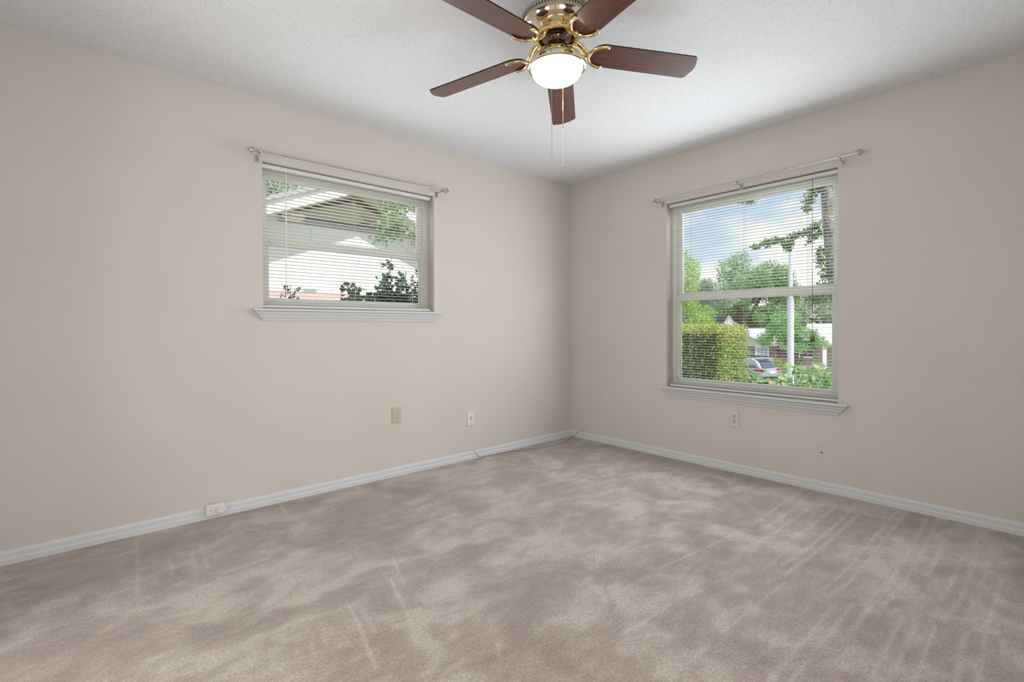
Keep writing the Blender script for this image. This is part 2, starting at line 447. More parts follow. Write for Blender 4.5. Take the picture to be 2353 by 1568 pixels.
def window(name, fn, u0, u1, z0, z1, zrail):
    uc = (u0+u1)/2
    root = empty(name, fn(uc, .12, z0)); structure(root)
    b = WB(fn); ring(b, u0, u1, z0, z1, .030, .100, .185, .036, .034)
    # the tracks' inner lips and the sill step
    b.ubox(u0+.030, u0+.036, .135, .139, z0+.036, z1-.034); b.ubox(u1-.036, u1-.030, .135, .139, z0+.036, z1-.034)
    b.ubox(u0+.030, u1-.030, .100, .112, z0+.036, z0+.043)
    b.build('window_frame', M['vinyl'], root, bevel=.002)
    b = WB(fn); ring(b, u0+.030, u1-.030, zrail-.012, z1-.034, .030, .144, .172, .048, .026)
    b.ubox(u0+.060, u1-.060, .140, .144, zrail+.022, zrail+.030)
    b.build('upper_sash', M['vinyl'], root, bevel=.002)
    b = WB(fn); ring(b, u0+.030, u1-.030, z0+.036, zrail+.014, .032, .108, .134, .040, .038)
    b.ubox(u0+.062, u1-.062, .101, .108, zrail-.004, zrail+.004)        # finger lip on the meeting rail
    b.build('lower_sash', M['vinyl'], root, bevel=.002)
    for q in (.32, .68):
        b = WB(fn); u = u0+(u1-u0)*q
        b.ubox(u-.030, u+.030, .112, .132, zrail+.014, zrail+.020); b.ubox(u-.012, u+.016, .106, .124, zrail+.020, zrail+.030)
        b.build('sash_lock', M['vinyl'], root, bevel=.002)
    b = WB(fn); b.ubox(u0+.060, u1-.060, .157, .160, zrail+.036, z1-.060); b.build('upper_pane', M['glass'], root)
    b = WB(fn); b.ubox(u0+.062, u1-.062, .120, .123, z0+.076, zrail-.024); b.build('lower_pane', M['glass'], root)
    return root
window('window_1', frame_L, WL[0], WL[1], WL[2]-.006, WL[3], 1.606)
window('window_2', frame_R, WR[0], WR[1], WR[2]-.006, WR[3], 1.300)

# ---- window stools with stepped aprons, ends mitred back to the wall
def stool(name, fn, u0, u1, z0, z1, apz, ap0, ap1, wu0, wu1):
    root = structure(empty(name, fn((u0+u1)/2, 0, apz)))
    b = WB(fn); b.ubox(u0, u1, -.050, 0, z0, z1); b.ubox(wu0+.0005, wu1-.0005, 0, .0995, z0, z1)
    b.build('window_stool', M['trim'], root, bevel=.004)
    b = WB(fn)
    # apron: three reeded bands stepping back downwards; each band a frustum
    top = z0; hgt = top-apz; bands = 3
    def at(z):                                            # ends and depth of the apron at height z
        q = (top-z)/hgt
        return ap0+(u0+.006-ap0)*(1-q), ap1+(u1-.006-ap1)*(1-q), .037-.029*q
    def frustum(za, zb, cut):
        (ua0, ua1, da), (ub0, ub1, db) = at(za), at(zb)
        ua0 += cut; ub0 += cut; ua1 -= cut; ub1 -= cut; da -= cut; db -= cut
        ps = [(ua0, 0, za), (ua1, 0, za), (ua1, -da, za), (ua0, -da, za), (ub0, 0, zb), (ub1, 0, zb), (ub1, -db, zb), (ub0, -db, zb)]
        b.add([fn(*p) for p in ps], [(0,1,2,3), (7,6,5,4), (0,4,5,1), (1,5,6,2), (2,6,7,3), (3,7,4,0)])
    for i in range(bands):
        za, zb = top-hgt*i/bands, top-hgt*(i+1)/bands
        if i: frustum(za, za-.0032, .005); za -= .0032
        else: frustum(za, za-.004, .005); za -= .004
        frustum(za, zb, 0.0)
    b.build('apron', M['trim'], root)
    return root
stool('trim_1', frame_L, -2.817, -1.521, 1.1675, 1.1805, 1.1095, -2.7535, -1.5595, WL[0], WL[1])
stool('trim_2', frame_R, -2.284, -.988, .5630, .5745, .4985, -2.2216, -1.0262, WR[0], WR[1])

# ------------------------------------------------------------------ horizontal mini blinds
def blind(fn, u0, u1, zt, zb, label, ladders, wand, d0=.026, gap0=.004, gap1=.012):
    uc = (u0+u1)/2
    root = empty('window_blind', fn(uc, d0+.012, zt)); tag(root, label, 'window blind', 'white mini blinds inside the window openings')
    dc = d0+.0125
    a0, a1 = u0+gap0, u1-gap1
    b = WB(fn)
    # U-shaped metal headrail: front, back, bottom
    b.ubox(a0, a1, d0, d0+.0012, zt-.029, zt-.003); b.ubox(a0, a1, d0+.0238, d0+.025, zt-.029, zt-.003); b.ubox(a0, a1, d0, d0+.025, zt-.029, zt-.0275)
    b.ubox(a0, a0+.003, d0-.001, d0+.026, zt-.030, zt-.002); b.ubox(a1-.003, a1, d0-.001, d0+.026, zt-.030, zt-.002)
    hr = b.build('headrail', M['headrail'], root)
    for q in (.03, .5, .94):
        for e in (0, .012):
            b = WB(fn); u = a0+(a1-a0)*q+e
            b.ubox(u-.0018, u+.0018, d0+.004, d0+.0065, zt-.0296, zt-.0288)
            b.build('headrail_hole', M['hole'], hr)
    # slats: shallow curved strips, almost level
    b = WB(fn); pitch = .0213; zs = zt-.046; tilt = math.radians(-2.0); rng = random.Random(int(zb*1000))
    n_s = int((zs-(zb+.030))/pitch)+1
    for i in range(n_s):
        z = zs-i*pitch
        if z < zb+.028: break
        tt = tilt+math.radians(rng.uniform(-1.2, 1.2)); dz = rng.uniform(-.0006, .0006)
        prof = []
        for q in range(6):
            s = (q/5-.5)*.025
            crown = .0016*(1-(q/2.5-1)**2)
            prof.append((dc+s*math.cos(tt)-crown*math.sin(tt), z+dz+s*math.sin(tt)+crown*math.cos(tt)))
        vs_ = [fn(a0+.001, d, zz) for d, zz in prof]+[fn(a1-.001, d, zz) for d, zz in prof]
        vs2 = [fn(a0+.001, d, zz-.0005) for d, zz in prof]+[fn(a1-.001, d, zz-.0005) for d, zz in prof]
        b.add(vs_+vs2, [(q, q+1, q+7, q+6) for q in range(5)]+[(12+q+6, 12+q+7, 12+q+1, 12+q) for q in range(5)]
              +[(0, 6, 18, 12), (5, 17, 23, 11)])
    # slats gathered on the bottom rail
    for i in range(3):
        z = zb+.0205+i*.0028
        b.ubox(a0+.001, a1-.001, dc-.0125, dc+.0125, z, z+.0009)
    b.build('slats', M['slat'], root, smooth=True)
    b = WB(fn); b.ubox(a0+.001, a1-.001, dc-.0125, dc+.0125, zb+.006, zb+.0185); b.build('bottom_rail', M['slat'], root, bevel=.003)
    for u in ladders:
        b = WB(fn)
        for dd in (-.0128, .0128):
            b.utube([(u, dc+dd, zt-.028), (u, dc+dd, zb+.012)], .0007, 4)
        b.utube([(u+.008, dc-.002, zt-.028), (u+.008, dc-.002, zb+.012)], .0006, 4)
        # rungs
        for i in range(n_s):
            z = zs-i*pitch
            if z < zb+.028: break
            b.utube([(u, dc-.0128, z-.0012), (u, dc+.0128, z-.0012)], .0005, 3, cap=False)
        b.ubox(u-.004, u+.004, dc-.004, dc+.004, zb+.002, zb+.0062)
        b.build('ladder_cord', M['cord'], root)
    if wand:
        u, zend = wand
        b = WB(fn); b.utube([(u, d0-.004, zt-.030), (u, d0-.006, zt-.045)], .0016, 6)
        b.utube([(u, d0-.007, zt-.045), (u-.004, d0-.009, zend)], .0032, 6)
        b.build('tilt_wand', M['slat'], root, smooth=True)
    return root, dc
bl, dc = blind(frame_L, WL[0], WL[1], WL[3]-.004, WL[2]+.004, 'white mini blind in the smaller window beside the ceiling fan end of the left wall', (-2.579, -2.175, -1.737), (-2.617, 1.235), gap0=.004, gap1=.014)
bl['label'] = 'white mini blind hanging in the smaller window on the left wall'
# its lift cord lies loose along the stool
b = MB(); pts = []
rng = random.Random(3)
for i in range(46):
    q = i/45; x = -2.02+q*.46
    pts.append((x, .012+.016*math.sin(q*19)+rng.uniform(-.003, .003), 1.1830+.006*abs(math.sin(q*23))))
b.tube(pts, .0016, 6)
b.tube([(-1.6, dc, 1.215), (-1.597, .015, 1.196), (-1.585, .010, 1.184), (-1.575, .030, 1.186), (-1.59, .04, 1.183), (-1.64, .02, 1.183)], .0015, 6)
b.build('lift_cord', M['cord'], bl, smooth=True)
br, dc = blind(frame_R, WR[0], WR[1], WR[3]-.004, WR[2]+.002, 'white mini blind hanging in the taller window on the right wall', (-1.223, -1.636, -2.047), None, gap0=.003, gap1=.014)
# lift cord of the right blind: twisted brown cord with two wooden tassels
b = WB(frame_R); u = -2.078
b.utube([(u+.001, .020, 2.03), (u, .016, 1.6), (u+.002, .014, 1.26), (u-.001, .014, 1.05), (u+.003, .014, 1.0)], .0009, 5)
b.utube([(u-.001, .018, 2.03), (u+.002, .015, 1.6), (u-.002, .016, 1.25), (u+.001, .015, 1.06), (u-.006, .015, 1.0)], .0009, 5)
lc = b.build('lift_cord', M['darkcord'], br)
for e, z in ((.005, .962), (-.007, .970)):
    b = MB(); b.lathe([(0, .036), (.0022, .036), (.003, .028), (.0055, .012), (.0075, 0), (.006, -.001), (0, -.001)], 14, M=Matrix.Translation((.015, u+e, z)))
    b.build('tassel', M['tassel'], lc, smooth=True)
# tilt cord on its left end
b = WB(frame_R); b.utube([(-1.166, .020, 2.03), (-1.165, .016, 1.62)], .0009, 5); b.utube([(-1.172, .020, 2.03), (-1.170, .016, 1.60)], .0009, 5)
b.build('tilt_cord', M['cord'], br)

# ------------------------------------------------------------------ curtain rods
def rod(label, fn, ua, za, ub, zb, brackets, d=-.070, step=.14):
    root = empty('curtain_rod', fn((ua+ub)/2, d, (za+zb)/2)); tag(root, label, 'curtain rod', 'bare brushed nickel curtain rods')
    A, B = Vector(fn(ua, d, za)), Vector(fn(ub, d, zb)); ax = (B-A).normalized(); L = (B-A).length
    b = MB(); e = .048
    P = lambda s: A+ax*s
    us = L*step
    b.tube([P(e), P(us)], .0058, 12); b.tube([P(us-.002), P(us+.002)], .0082, 12); b.tube([P(us), P(L-e)], .0071, 12)
    b.build('pole', M['nickel'], root, smooth=True)
    for s, sg in ((0, 1), (L, -1)):
        q = ax.to_track_quat('Z', 'Y').to_matrix().to_4x4()
        if sg < 0: q = (-ax).to_track_quat('Z', 'Y').to_matrix().to_4x4()
        Mx = Matrix.Translation(P(s)) @ q
        b = MB(); b.lathe([(0, 0), (.0035, .001), (.009, .008), (.014, .017), (.0165, .024), (.0205, .0255), (.0215, .0285), (.0195, .0315), (.0135, .033), (.0085, .036), (.0085, .042), (.0108, .043), (.0108, .048), (.0108, .058), (.0095, .060)], 20, M=Mx)
        b.build('finial', M['nickel'], root, smooth=True)
    for u in brackets:
        s = (u-ua)/(ub-ua); z = za+(zb-za)*s
        b = WB(fn)
        b.ubox(u-.009, u-.003, -.004, 0, z-.044, z-.004); b.ubox(u+.003, u+.009, -.004, 0, z-.044, z-.004); b.ubox(u-.009, u+.009, -.005, 0, z-.014, z-.002)
        b.utube([(u, -.004, z-.010), (u, -.030, z-.013), (u, d+.004, z-.0135)], .0042, 8)
        b.utube([(u, d+.0115, z+.006), (u, d+.011, z-.004), (u, d+.006, z-.0105), (u, d, z-.0120), (u, d-.006, z-.0105), (u, d-.011, z-.004), (u, d-.0115, z+.004)], .0030, 8)
        b.utube([(u, d, z-.012), (u, d, z-.022)], .0030, 8)
        b.build('rod_bracket', M['nickel'], root, smooth=True)
    return root
rod('slim nickel curtain rod above the smaller window on the left wall, resting on two brackets', frame_L, -2.850, 2.0935, -1.470, 2.1025, (-2.786, -1.539))
rod('slim nickel curtain rod above the taller window on the right wall, resting on three brackets', frame_R, -.947, 2.0855, -2.381, 2.1035, (-.998, -1.628, -2.253), step=.07)

# ------------------------------------------------------------------ wall plates
def outlet(label, fn, u, z, plate_mat):
    root = empty('wall_outlet', fn(u, 0, z)); tag(root, label, 'outlet')
    b = WB(fn); b.ubox(u-.035, u+.035, -.0065, -.0004, z-.0565, z+.0565); b.build('cover_plate', plate_mat, root, bevel=.003)
    for e in (.0195, -.0195):
        b = WB(fn); pts = []
        for i in range(28):
            a = 2*PI*i/28; pts.append((max(-.0155, min(.0155, .0175*math.cos(a))), .0145*math.sin(a)))
        vs_ = [fn(u+x, -.0066, z+e+y) for x, y in pts]+[fn(u+x, -.0082, z+e+y) for x, y in pts]
        n = len(pts)
        b.add(vs_, [tuple(range(n, 2*n)), tuple(range(n-1, -1, -1))]+[(i, (i+1) % n, n+(i+1) % n, n+i) for i in range(n)])
        b.ubox(u-.0078, u-.0052, -.0085, -.0080, z+e-.001, z+e+.0075, 1); b.ubox(u+.0052, u+.0078, -.0085, -.0080, z+e-.001, z+e+.0075, 1)
        b.utube([(u, -.0080, z+e-.0075), (u, -.0085, z+e-.0075)], .0030, 10, 1)
        b.build('receptacle', [M['receptacle'], M['hole']], root)
    b = WB(fn); b.utube([(u, -.0064, z), (u, -.0076, z)], .0028, 12); b.build('plate_screw', M['screw'], root)
    return root
outlet('beige duplex outlet low on the left wall under its window', frame_L, -1.886, .438, M['almond'])
outlet('wall-coloured duplex outlet under the taller window on the right wall', frame_R, -1.578, .3875, M['paintplate'])
root = tag(empty('cable_plate', (-1.227, 0, .3275)), 'white wall plate with four dark holes, nearest the room corner', 'wall plate')
b = MB(); b.box((-1.262, -.0065, .271), (-1.192, -.0004, .384)); b.build('cover_plate', M['whiteplastic'], root, bevel=.003)
b = MB(); b.tube([(-1.227, -.0062, .3365), (-1.227, -.0078, .3365)], .0052, 12); b.tube([(-1.227, -.0062, .3185), (-1.227, -.0078, .3185)], .0044, 12)
b.build('jack', M['hole'], root)
for z in (.3735, .2885):
    b = MB(); b.tube([(-1.227, -.0062, z), (-1.227, -.0076, z)], .0032, 12); b.build('plate_screw', M['screw'], root)

# small bushing hole with two screw holes low on the right wall
root = tag(empty('wall_bushing', (0, -2.135, .249)), 'small round bushing between two screw holes low on the right wall', 'wall bushing')
Mx = Matrix.Translation((0, -2.135, .249)) @ Matrix.Rotation(-PI/2, 4, 'Y')
b = MB(); b.lathe([(.0075, 0), (.0088, .0012), (.0075, .003), (.0055, .003), (.0050, .001)], 24, M=Mx); b.build('bushing_ring', M['screw'], root, smooth=True)
b = MB(); b.lathe([(.0075, .0006), (0, .0006)], 20, M=Mx); b.build('bore', M['hole'], root)
b = MB(); b.tube([(0, -2.134, .251), (-.006, -2.133, .252)], .0034, 10); b.build('cable_end', M['almond'], root)
for z in (.2905, .2070):
    b = MB(); b.lathe([(.0026, .0005), (0, .0005)], 12, M=Matrix.Translation((0, -2.135, z)) @ Matrix.Rotation(-PI/2, 4, 'Y')); b.build('screw_hole', M['hole'], root)

# telephone jack on the baseboard
root = tag(empty('telephone_jack', (-3.016, -.0157, .05)), 'white surface telephone jack with a round dial cover on the left baseboard', 'telephone jack')
b = MB(); b.box((-3.062, -.0315, .020), (-2.972, -.0157, .080)); b.build('jack_body', M['whiteplastic'], root, bevel=.003)
Mx = Matrix.Translation((-2.988, -.0316, .050)) @ Matrix.Rotation(PI/2, 4, 'X')
b = MB(); b.lathe([(.0270, 0), (.0270, .0016), (.0245, .0016), (.0235, .0075), (.0220, .0090), (0, .0090)], 36, M=Mx); b.build('dial_cover', M['whiteplastic'], root, smooth=True)
b = MB(); b.box((-3.006, -.0422, .0485), (-2.974, -.0408, .0530), M=Matrix.Translation((-2.988, 0, .05)) @ Matrix.Rotation(.45, 4, 'Y') @ Matrix.Translation((2.988, 0, -.05))); b.build('dial_rib', M['whiteplastic'], root)
b = MB(); b.tube([(-3.040, -.0314, .050), (-3.040, -.0322, .050)], .0032, 14); b.build('cover_screw', M['screw'], root)

# thin wire that drops off the baseboard, wanders over the carpet into the corner
b = MB()
def smooth_path(pts, k=6):
    out = []
    for i in range(len(pts)-1):
        p0, p1, p2, p3 = (Vector(pts[max(0, min(len(pts)-1, j))]) for j in (i-1, i, i+1, i+2))
        for q in range(k):
            t = q/k; out.append(.5*((2*p1)+(p2-p0)*t+(2*p0-5*p1+4*p2-p3)*t*t+(3*p1-p0-3*p2+p3)*t**3))
    return out+[Vector(pts[-1])]
b.tube(smooth_path([(-1.222, -.0045, .0672), (-1.205, -.012, .0662), (-1.185, -.0175, .040), (-1.150, -.022, .008), (-1.10, -.026, .0035), (-1.05, -.030, .0035), (-.90, -.046, .0035), (-.704, -.103, .0035), (-.489, -.152, .0035),
                    (-.309, -.146, .0035), (-.15, -.09, .0035), (-.060, -.045, .004), (-.020, -.055, .020), (-.0175, -.085, .050), (-.010, -.105, .0660), (-.006, -.135, .0665), (-.008, -.165, .0662)]), .0014, 6)
tag(b.build('loose_wire', M['wire'], smooth=True), 'thin loose wire lying on the carpet into the room corner', 'wire')

# ------------------------------------------------------------------ ceiling fan
HX, HY = -1.971, -1.668
fan = tag(empty('ceiling_fan', (HX, HY, H)), 'brass ceiling fan with five dark cherry blades and a lit bowl lamp', 'ceiling fan')
zz = lambda prof: [(r, z-H) for r, z in prof]
b = MB(); b.lathe(zz([(.126, 2.4395), (.147, 2.4385), (.150, 2.434), (.150, 2.407), (.1525, 2.404), (.1525, 2.400), (.148, 2.396), (.146, 2.390), (.141, 2.383), (.130, 2.375), (.114, 2.3675), (.101, 2.3640), (.096, 2.3615), (.0955, 2.3580), (.086, 2.3580)]), 72)
b.build('motor_housing', M['champagne'], fan, local=True, smooth=True)
b = MB()
for i in range(72):
    a = 2*PI*i/72
    b.box((.1485, -.0021, 2.415-H), (.1504, .0021, 2.427-H), M=Matrix.Rotation(a, 4, 'Z'))
b.build('vent_slots', M['hole'], fan, local=True)
b = MB(); b.lathe(zz([(.093, 2.359), (.0925, 2.350), (.089, 2.342), (.080, 2.340), (.078, 2.348), (.078, 2.359)]), 56); b.build('flywheel', M['brass'], fan, local=True, smooth=True)
b = MB(); b.lathe(zz([(.066, 2.359), (.066, 2.346), (.044, 2.342), (.036, 2.330), (.036, 2.316), (.043, 2.304), (.050, 2.300)]), 48); b.build('switch_housing', M['darkbrass'], fan, local=True, smooth=True)
b = MB(); b.lathe(zz([(.0, 2.3005), (.048, 2.3005), (.058, 2.2990), (.074, 2.2920), (.096, 2.2750), (.1145, 2.2530), (.1265, 2.2330), (.1300, 2.2200), (.1285, 2.2120), (.1225, 2.2085), (.1150, 2.2100), (.1130, 2.2160)]), 72); b.build('light_pan', M['champagne'], fan, local=True, smooth=True)
b = MB(); b.lathe(zz([(.1130, 2.2165), (.1125, 2.2060), (.1090, 2.1920), (.1005, 2.1780), (.0865, 2.1665), (.0680, 2.1590), (.0440, 2.1540), (.0200, 2.1520), (0, 2.1515)]), 64); b.build('glass_bowl', M['opal'], fan, local=True, smooth=True)
# blades
TAU, PH, DROOP, TX, TY = -.1903, -.5534, .0528, .0078, -.0348
DA = (.0113, -.0122, .0022, -.0037, .0024); DZ = (-.0020, -.0044, .0022, -.0050, .0009)
W2, R0, R1 = .0668, .152, .664
def blade_outline():
    o = []
    cxr = R0+.066
    for i in range(17):                                  # rounded root
        a = PI/2+PI*i/16; o.append((cxr+.066*math.cos(a), W2*.965*math.sin(a)))
    rc = .020
    tip = [(R1-rc*.6, -1), (R1+.004, 0), (R1-rc*.6, 1)]
    for i in range(7):
        a = -PI/2+PI/2*i/6; o.append((R1-.012-rc+rc*math.cos(a), -W2+rc+rc*math.sin(a)))
    for i in range(1, 8):
        q = i/8; y = -W2+rc+(2*W2-2*rc)*q; o.append((R1-.012+.012*(1-(2*q-1)**2), y))
    for i in range(7):
        a = PI/2*i/6; o.append((R1-.012-rc+rc*math.cos(a), W2-rc+rc*math.sin(a)))
    return o
outl = blade_outline()
def blade_mesh():
    b = MB(); n = len(outl); th = .0062
    b.add([(x, y, 0) for x, y in outl]+[(x, y, th) for x, y in outl], [tuple(range(n-1, -1, -1)), tuple(range(n, 2*n))])
    b.add([(x, y, 0) for x, y in outl]+[(x, y, th) for x, y in outl], [(i, (i+1) % n, n+(i+1) % n, n+i) for i in range(n)], 1)
    return b
def iron_mesh():
    b = MB(); pts = []
    cxr = R0+.066
    for i in range(-6, 39):
        q = i/32
        if q < 0: pts.append((cxr+.055*(-q)*.25, W2*.90, -.0065))
        elif q > 1: pts.append((cxr+.055*(q-1)*.25, -W2*.90, -.0065))
        else:
            a = PI/2+PI*q; pts.append((cxr+.069*math.cos(a), W2*.90*math.sin(a), -.0065))
    rs = [.0078]*len(pts); rs[0] = .0055; rs[-1] = .0055
    b.tube(pts, rs, 10, flat=.75)
    # curled ends
    for sy in (1, -1):
        x, y = (pts[0][0], W2*.90) if sy > 0 else (pts[-1][0], -W2*.90)
        b.tube([(x-.004, y, -.0065), (x+.004, y-.002*sy, -.004), (x+.006, y-.009*sy, -.002)], [.0074, .0068, .0050], 10)
    # arm: forks from the ring, rises to the flywheel
    b.tube([(R0+.002, 0, -.004), (R0-.012, 0, -.002), (R0-.028, 0, .012), (R0-.044, 0, .034), (R0-.062, 0, .046), (R0-.072, 0, .047)], [.010, .0145, .0165, .0175, .0165, .014], 12, flat=.30)
    for sy in (1, -1):
        b.tube([(R0-.004, sy*.012, -.007), (R0-.020, sy*.020, -.002), (R0-.034, sy*.022, .014), (R0-.048, sy*.020, .034), (R0-.060, sy*.017, .044)], [.0045, .0055, .0058, .0055, .0045], 8)
    b.lathe([(0, -.010), (.010, -.010), (.014, -.004), (.014, .0), (0, .0)], 16, M=Matrix.Translation((R0-.004, 0, -.0005)))
    return b
bl0 = blade_mesh().build('fan_blade', [M['cherry'], M['bladeedge']], fan, local=True)
ir0 = iron_mesh().build('blade_iron', M['bracketbrass'], bl0, local=True, smooth=True)
ir0['label'] = 'curled brass blade holder'
def blade_matrix(k):
    a = PH+k*2*PI/5+DA[k]
    X = Vector((math.cos(a), math.sin(a), -DROOP+TX*math.cos(a)+TY*math.sin(a)+DZ[k]))
    nx, ny = -math.sin(a)*math.cos(TAU), math.cos(a)*math.cos(TAU)
    Yv = Vector((nx, ny, math.sin(TAU)+TX*nx+TY*ny))
    X.normalize(); Yv = (Yv-X*Yv.dot(X)).normalized(); Z = X.cross(Yv)
    return Matrix(((X.x, Yv.x, Z.x, 0), (X.y, Yv.y, Z.y, 0), (X.z, Yv.z, Z.z, 2.2938-H), (0, 0, 0, 1)))
for k in range(5):
    if k == 0: o = bl0
    else:
        o = bl0.copy(); COL.objects.link(o); o.parent = fan
        i_ = ir0.copy(); COL.objects.link(i_); i_.parent = o
    o.matrix_local = blade_matrix(k)
# pull chains
cd = Vector((-.728, -.685, 0)); rt = Vector((.685, -.728, 0))
def chain(off, z0, z1, r, pitch, material, extra=None, name='pull_chain'):
    b = MB(); n = int((z0-z1)/pitch)
    for i in range(n+1):
        z = z0-i*pitch
        b.lathe([(0, r), (r*.71, r*.71), (r, 0), (r*.71, -r*.71), (0, -r)], 8, M=Matrix.Translation((off.x, off.y, z-H)))
    b.tube([(off.x, off.y, z0-H), (off.x, off.y, z1-H)], r*.3, 5)
    return b
o1 = cd*.1305+rt*(-.0215)
b = chain(o1, 2.225, 1.772, .0017, .0042, None); b.build('pull_chain', M['chain'], fan, local=True, smooth=True)
o2 = cd*(-.1315)+rt*.0285
b = chain(o2, 2.222, 2.125, .0019, .0042, None)
b.tube([(o2.x, o2.y, 2.13-H), (o2.x, o2.y, 2.009-H)], .0021, 8)
for z in (2.121, 2.008):
    b.lathe([(0, .006), (.0028, .004), (.0034, 0), (.0028, -.004), (0, -.006)], 10, M=Matrix.Translation((o2.x, o2.y, z-H)))
pc = b.build('pull_chain', M['brass'], fan, local=True, smooth=True)
b = chain(o2, 2.000, 1.822, .0016, .0048, None)
b.lathe([(0, .010), (.0022, .008), (.003, 0), (.0022, -.008), (0, -.010)], 10, M=Matrix.Translation((o2.x, o2.y, 1.813-H)))
b.build('chain_extension', M['screw'], pc, local=True, smooth=True)

# ================================================================== outside
def leaf_material(name, stops, trans=.4):
    mt = mat(name, stops[1], .55, spec=.3); k = N(mt)
    g = k.n('ShaderNodeNewGeometry')
    c_ = k.ramp(g.outputs['Random Per Island'], list(zip((0.0, .5, 1.0), stops))); k.l(c_, k.b.inputs['Base Color'])
    tl = k.n('ShaderNodeBsdfTranslucent'); k.l(c_, tl.inputs['Color']); mx = k.n('ShaderNodeMixShader'); mx.inputs[0].default_value = trans
    k.l(k.b.outputs[0], mx.inputs[1]); k.l(tl.outputs[0], mx.inputs[2]); k.l(mx.outputs[0], k.t.nodes['Material Output'].inputs['Surface'])
    return mt
M['leaf_dark'] = leaf_material('leaf_dark', (srgb(66, 92, 60), srgb(102, 132, 88), srgb(146, 170, 118)))
M['leaf_mid'] = leaf_material('leaf_mid', (srgb(104, 140, 96), srgb(146, 178, 128), srgb(186, 210, 160)))
M['leaf_bright'] = leaf_material('leaf_bright', (srgb(110, 156, 60), srgb(160, 200, 80), srgb(206, 226, 120)))
M['leaf_myrtle'] = leaf_material('leaf_myrtle', (srgb(88, 138, 84), srgb(130, 176, 112), srgb(186, 214, 146)))
M['leaf_holly'] = leaf_material('leaf_holly', (srgb(48, 70, 56), srgb(68, 96, 74), srgb(98, 126, 98)))
M['leaf_hedge'] = leaf_material('leaf_hedge', (srgb(84, 128, 54), srgb(140, 182, 82), srgb(214, 214, 130)))
M['leaf_tip'] = leaf_material('leaf_tip', (srgb(166, 190, 90), srgb(212, 208, 130), srgb(222, 192, 140)))
M['leaf_shrub'] = leaf_material('leaf_shrub', (srgb(62, 112, 52), srgb(106, 156, 80), srgb(176, 202, 138)))
M['leaf_sage'] = leaf_material('leaf_sage', (srgb(120, 142, 120), srgb(156, 176, 150), srgb(196, 206, 180)))
M['leaf_dead'] = leaf_material('leaf_dead', (srgb(176, 146, 116), srgb(212, 184, 156), srgb(232, 216, 196)))
M['bark'] = mat('bark', srgb(150, 146, 150), .9)
mtb = M['bark']; k = N(mtb); c = k.coord((1, 1, .35)); nz = k.noise(c, 22, 4, .65)
k.l(k.ramp(nz, [(.35, srgb(104, 98, 98)), (.6, srgb(172, 166, 168))]), k.b.inputs['Base Color']); k.bump(nz, .8, .02)
M['twig'] = mat('twig_bark', srgb(96, 80, 66), .9)
M['hedgecore'] = mat('hedge_core', srgb(66, 70, 52), 1.0)
M['grass'] = mat('grass', srgb(112, 150, 70), .95)
k = N(M['grass']); nz = k.noise(k.coord(), 1.5, 5, .6); k.l(k.ramp(nz, [(.3, srgb(120, 134, 104)), (.7, srgb(168, 176, 146))]), k.b.inputs['Base Color'])
M['asphalt'] = mat('asphalt', srgb(150, 148, 146), .9)

def leaf_at(b, p, size, rng, shape='diamond', up=None, mi=0):
    a = rng.uniform(0, 2*PI); t = math.acos(rng.uniform(-.2, 1))
    nrm = Vector((math.sin(t)*math.cos(a), math.sin(t)*math.sin(a), math.cos(t)))
    u = nrm.orthogonal().normalized(); w = nrm.cross(u)
    r = rng.uniform(0, 2*PI); d = u*math.cos(r)+w*math.sin(r); e = nrm.cross(d)
    s = size*rng.uniform(.7, 1.3); p = Vector(p)
    if shape == 'diamond':
        b.add([p, p+d*s*.5+e*s*.28+nrm*s*.06, p+d*s, p+d*s*.5-e*s*.28+nrm*s*.06], [(0, 1, 2, 3)], mi)
    else:       # holly leaf: spiny outline, folded along its midrib
        f = nrm*s*.10
        pts = [(0, 0, 0), (.18, .13, 1), (.30, .34, 1), (.44, .17, 1), (.66, .36, 1), (.78, .12, .8), (1.05, 0, .2), (.78, -.12, .8), (.66, -.36, 1), (.44, -.17, 1), (.30, -.34, 1), (.18, -.13, 1)]
        vs_ = [p+d*s*x+e*s*y+f*z*(1 if abs(y) > .01 else 0) for x, y, z in pts]
        b.add(vs_, [(0, 1, 2, 3, 4, 5, 6), (0, 6, 7, 8, 9, 10, 11)], mi)

def blob_points(blobs, n, rng, shell=.55):
    tot = sum(r[0]*r[1]+r[1]*r[2]+r[0]*r[2] for _, r in blobs)
    out = []
    for c, r in blobs:
        k_ = int(n*(r[0]*r[1]+r[1]*r[2]+r[0]*r[2])/tot)
        for _ in range(k_):
            while True:
                v = Vector((rng.uniform(-1, 1), rng.uniform(-1, 1), rng.uniform(-1, 1)))
                if 1e-3 < v.length < 1: break
            rad = shell+(1-shell)*rng.random()**.6
            v = v.normalized()*rad
            out.append((c[0]+v.x*r[0], c[1]+v.y*r[1], c[2]+v.z*r[2]))
    return out
def clump(blobs, rng, k=7, f=.42):
    """breaks an ellipsoid into smaller leaf clumps over its surface"""
    out = []
    for c, r in blobs:
        for _ in range(k):
            a = rng.uniform(0, 2*PI); z = rng.uniform(-.75, 1); q = math.sqrt(max(0, 1-z*z))
            s = rng.uniform(.7, 1.15)*f
            out.append(((c[0]+r[0]*.78*q*math.cos(a), c[1]+r[1]*.78*q*math.sin(a), c[2]+r[2]*.78*z), (r[0]*s, r[1]*s, r[2]*s)))
        out.append((c, (r[0]*.6, r[1]*.6, r[2]*.6)))
    return out
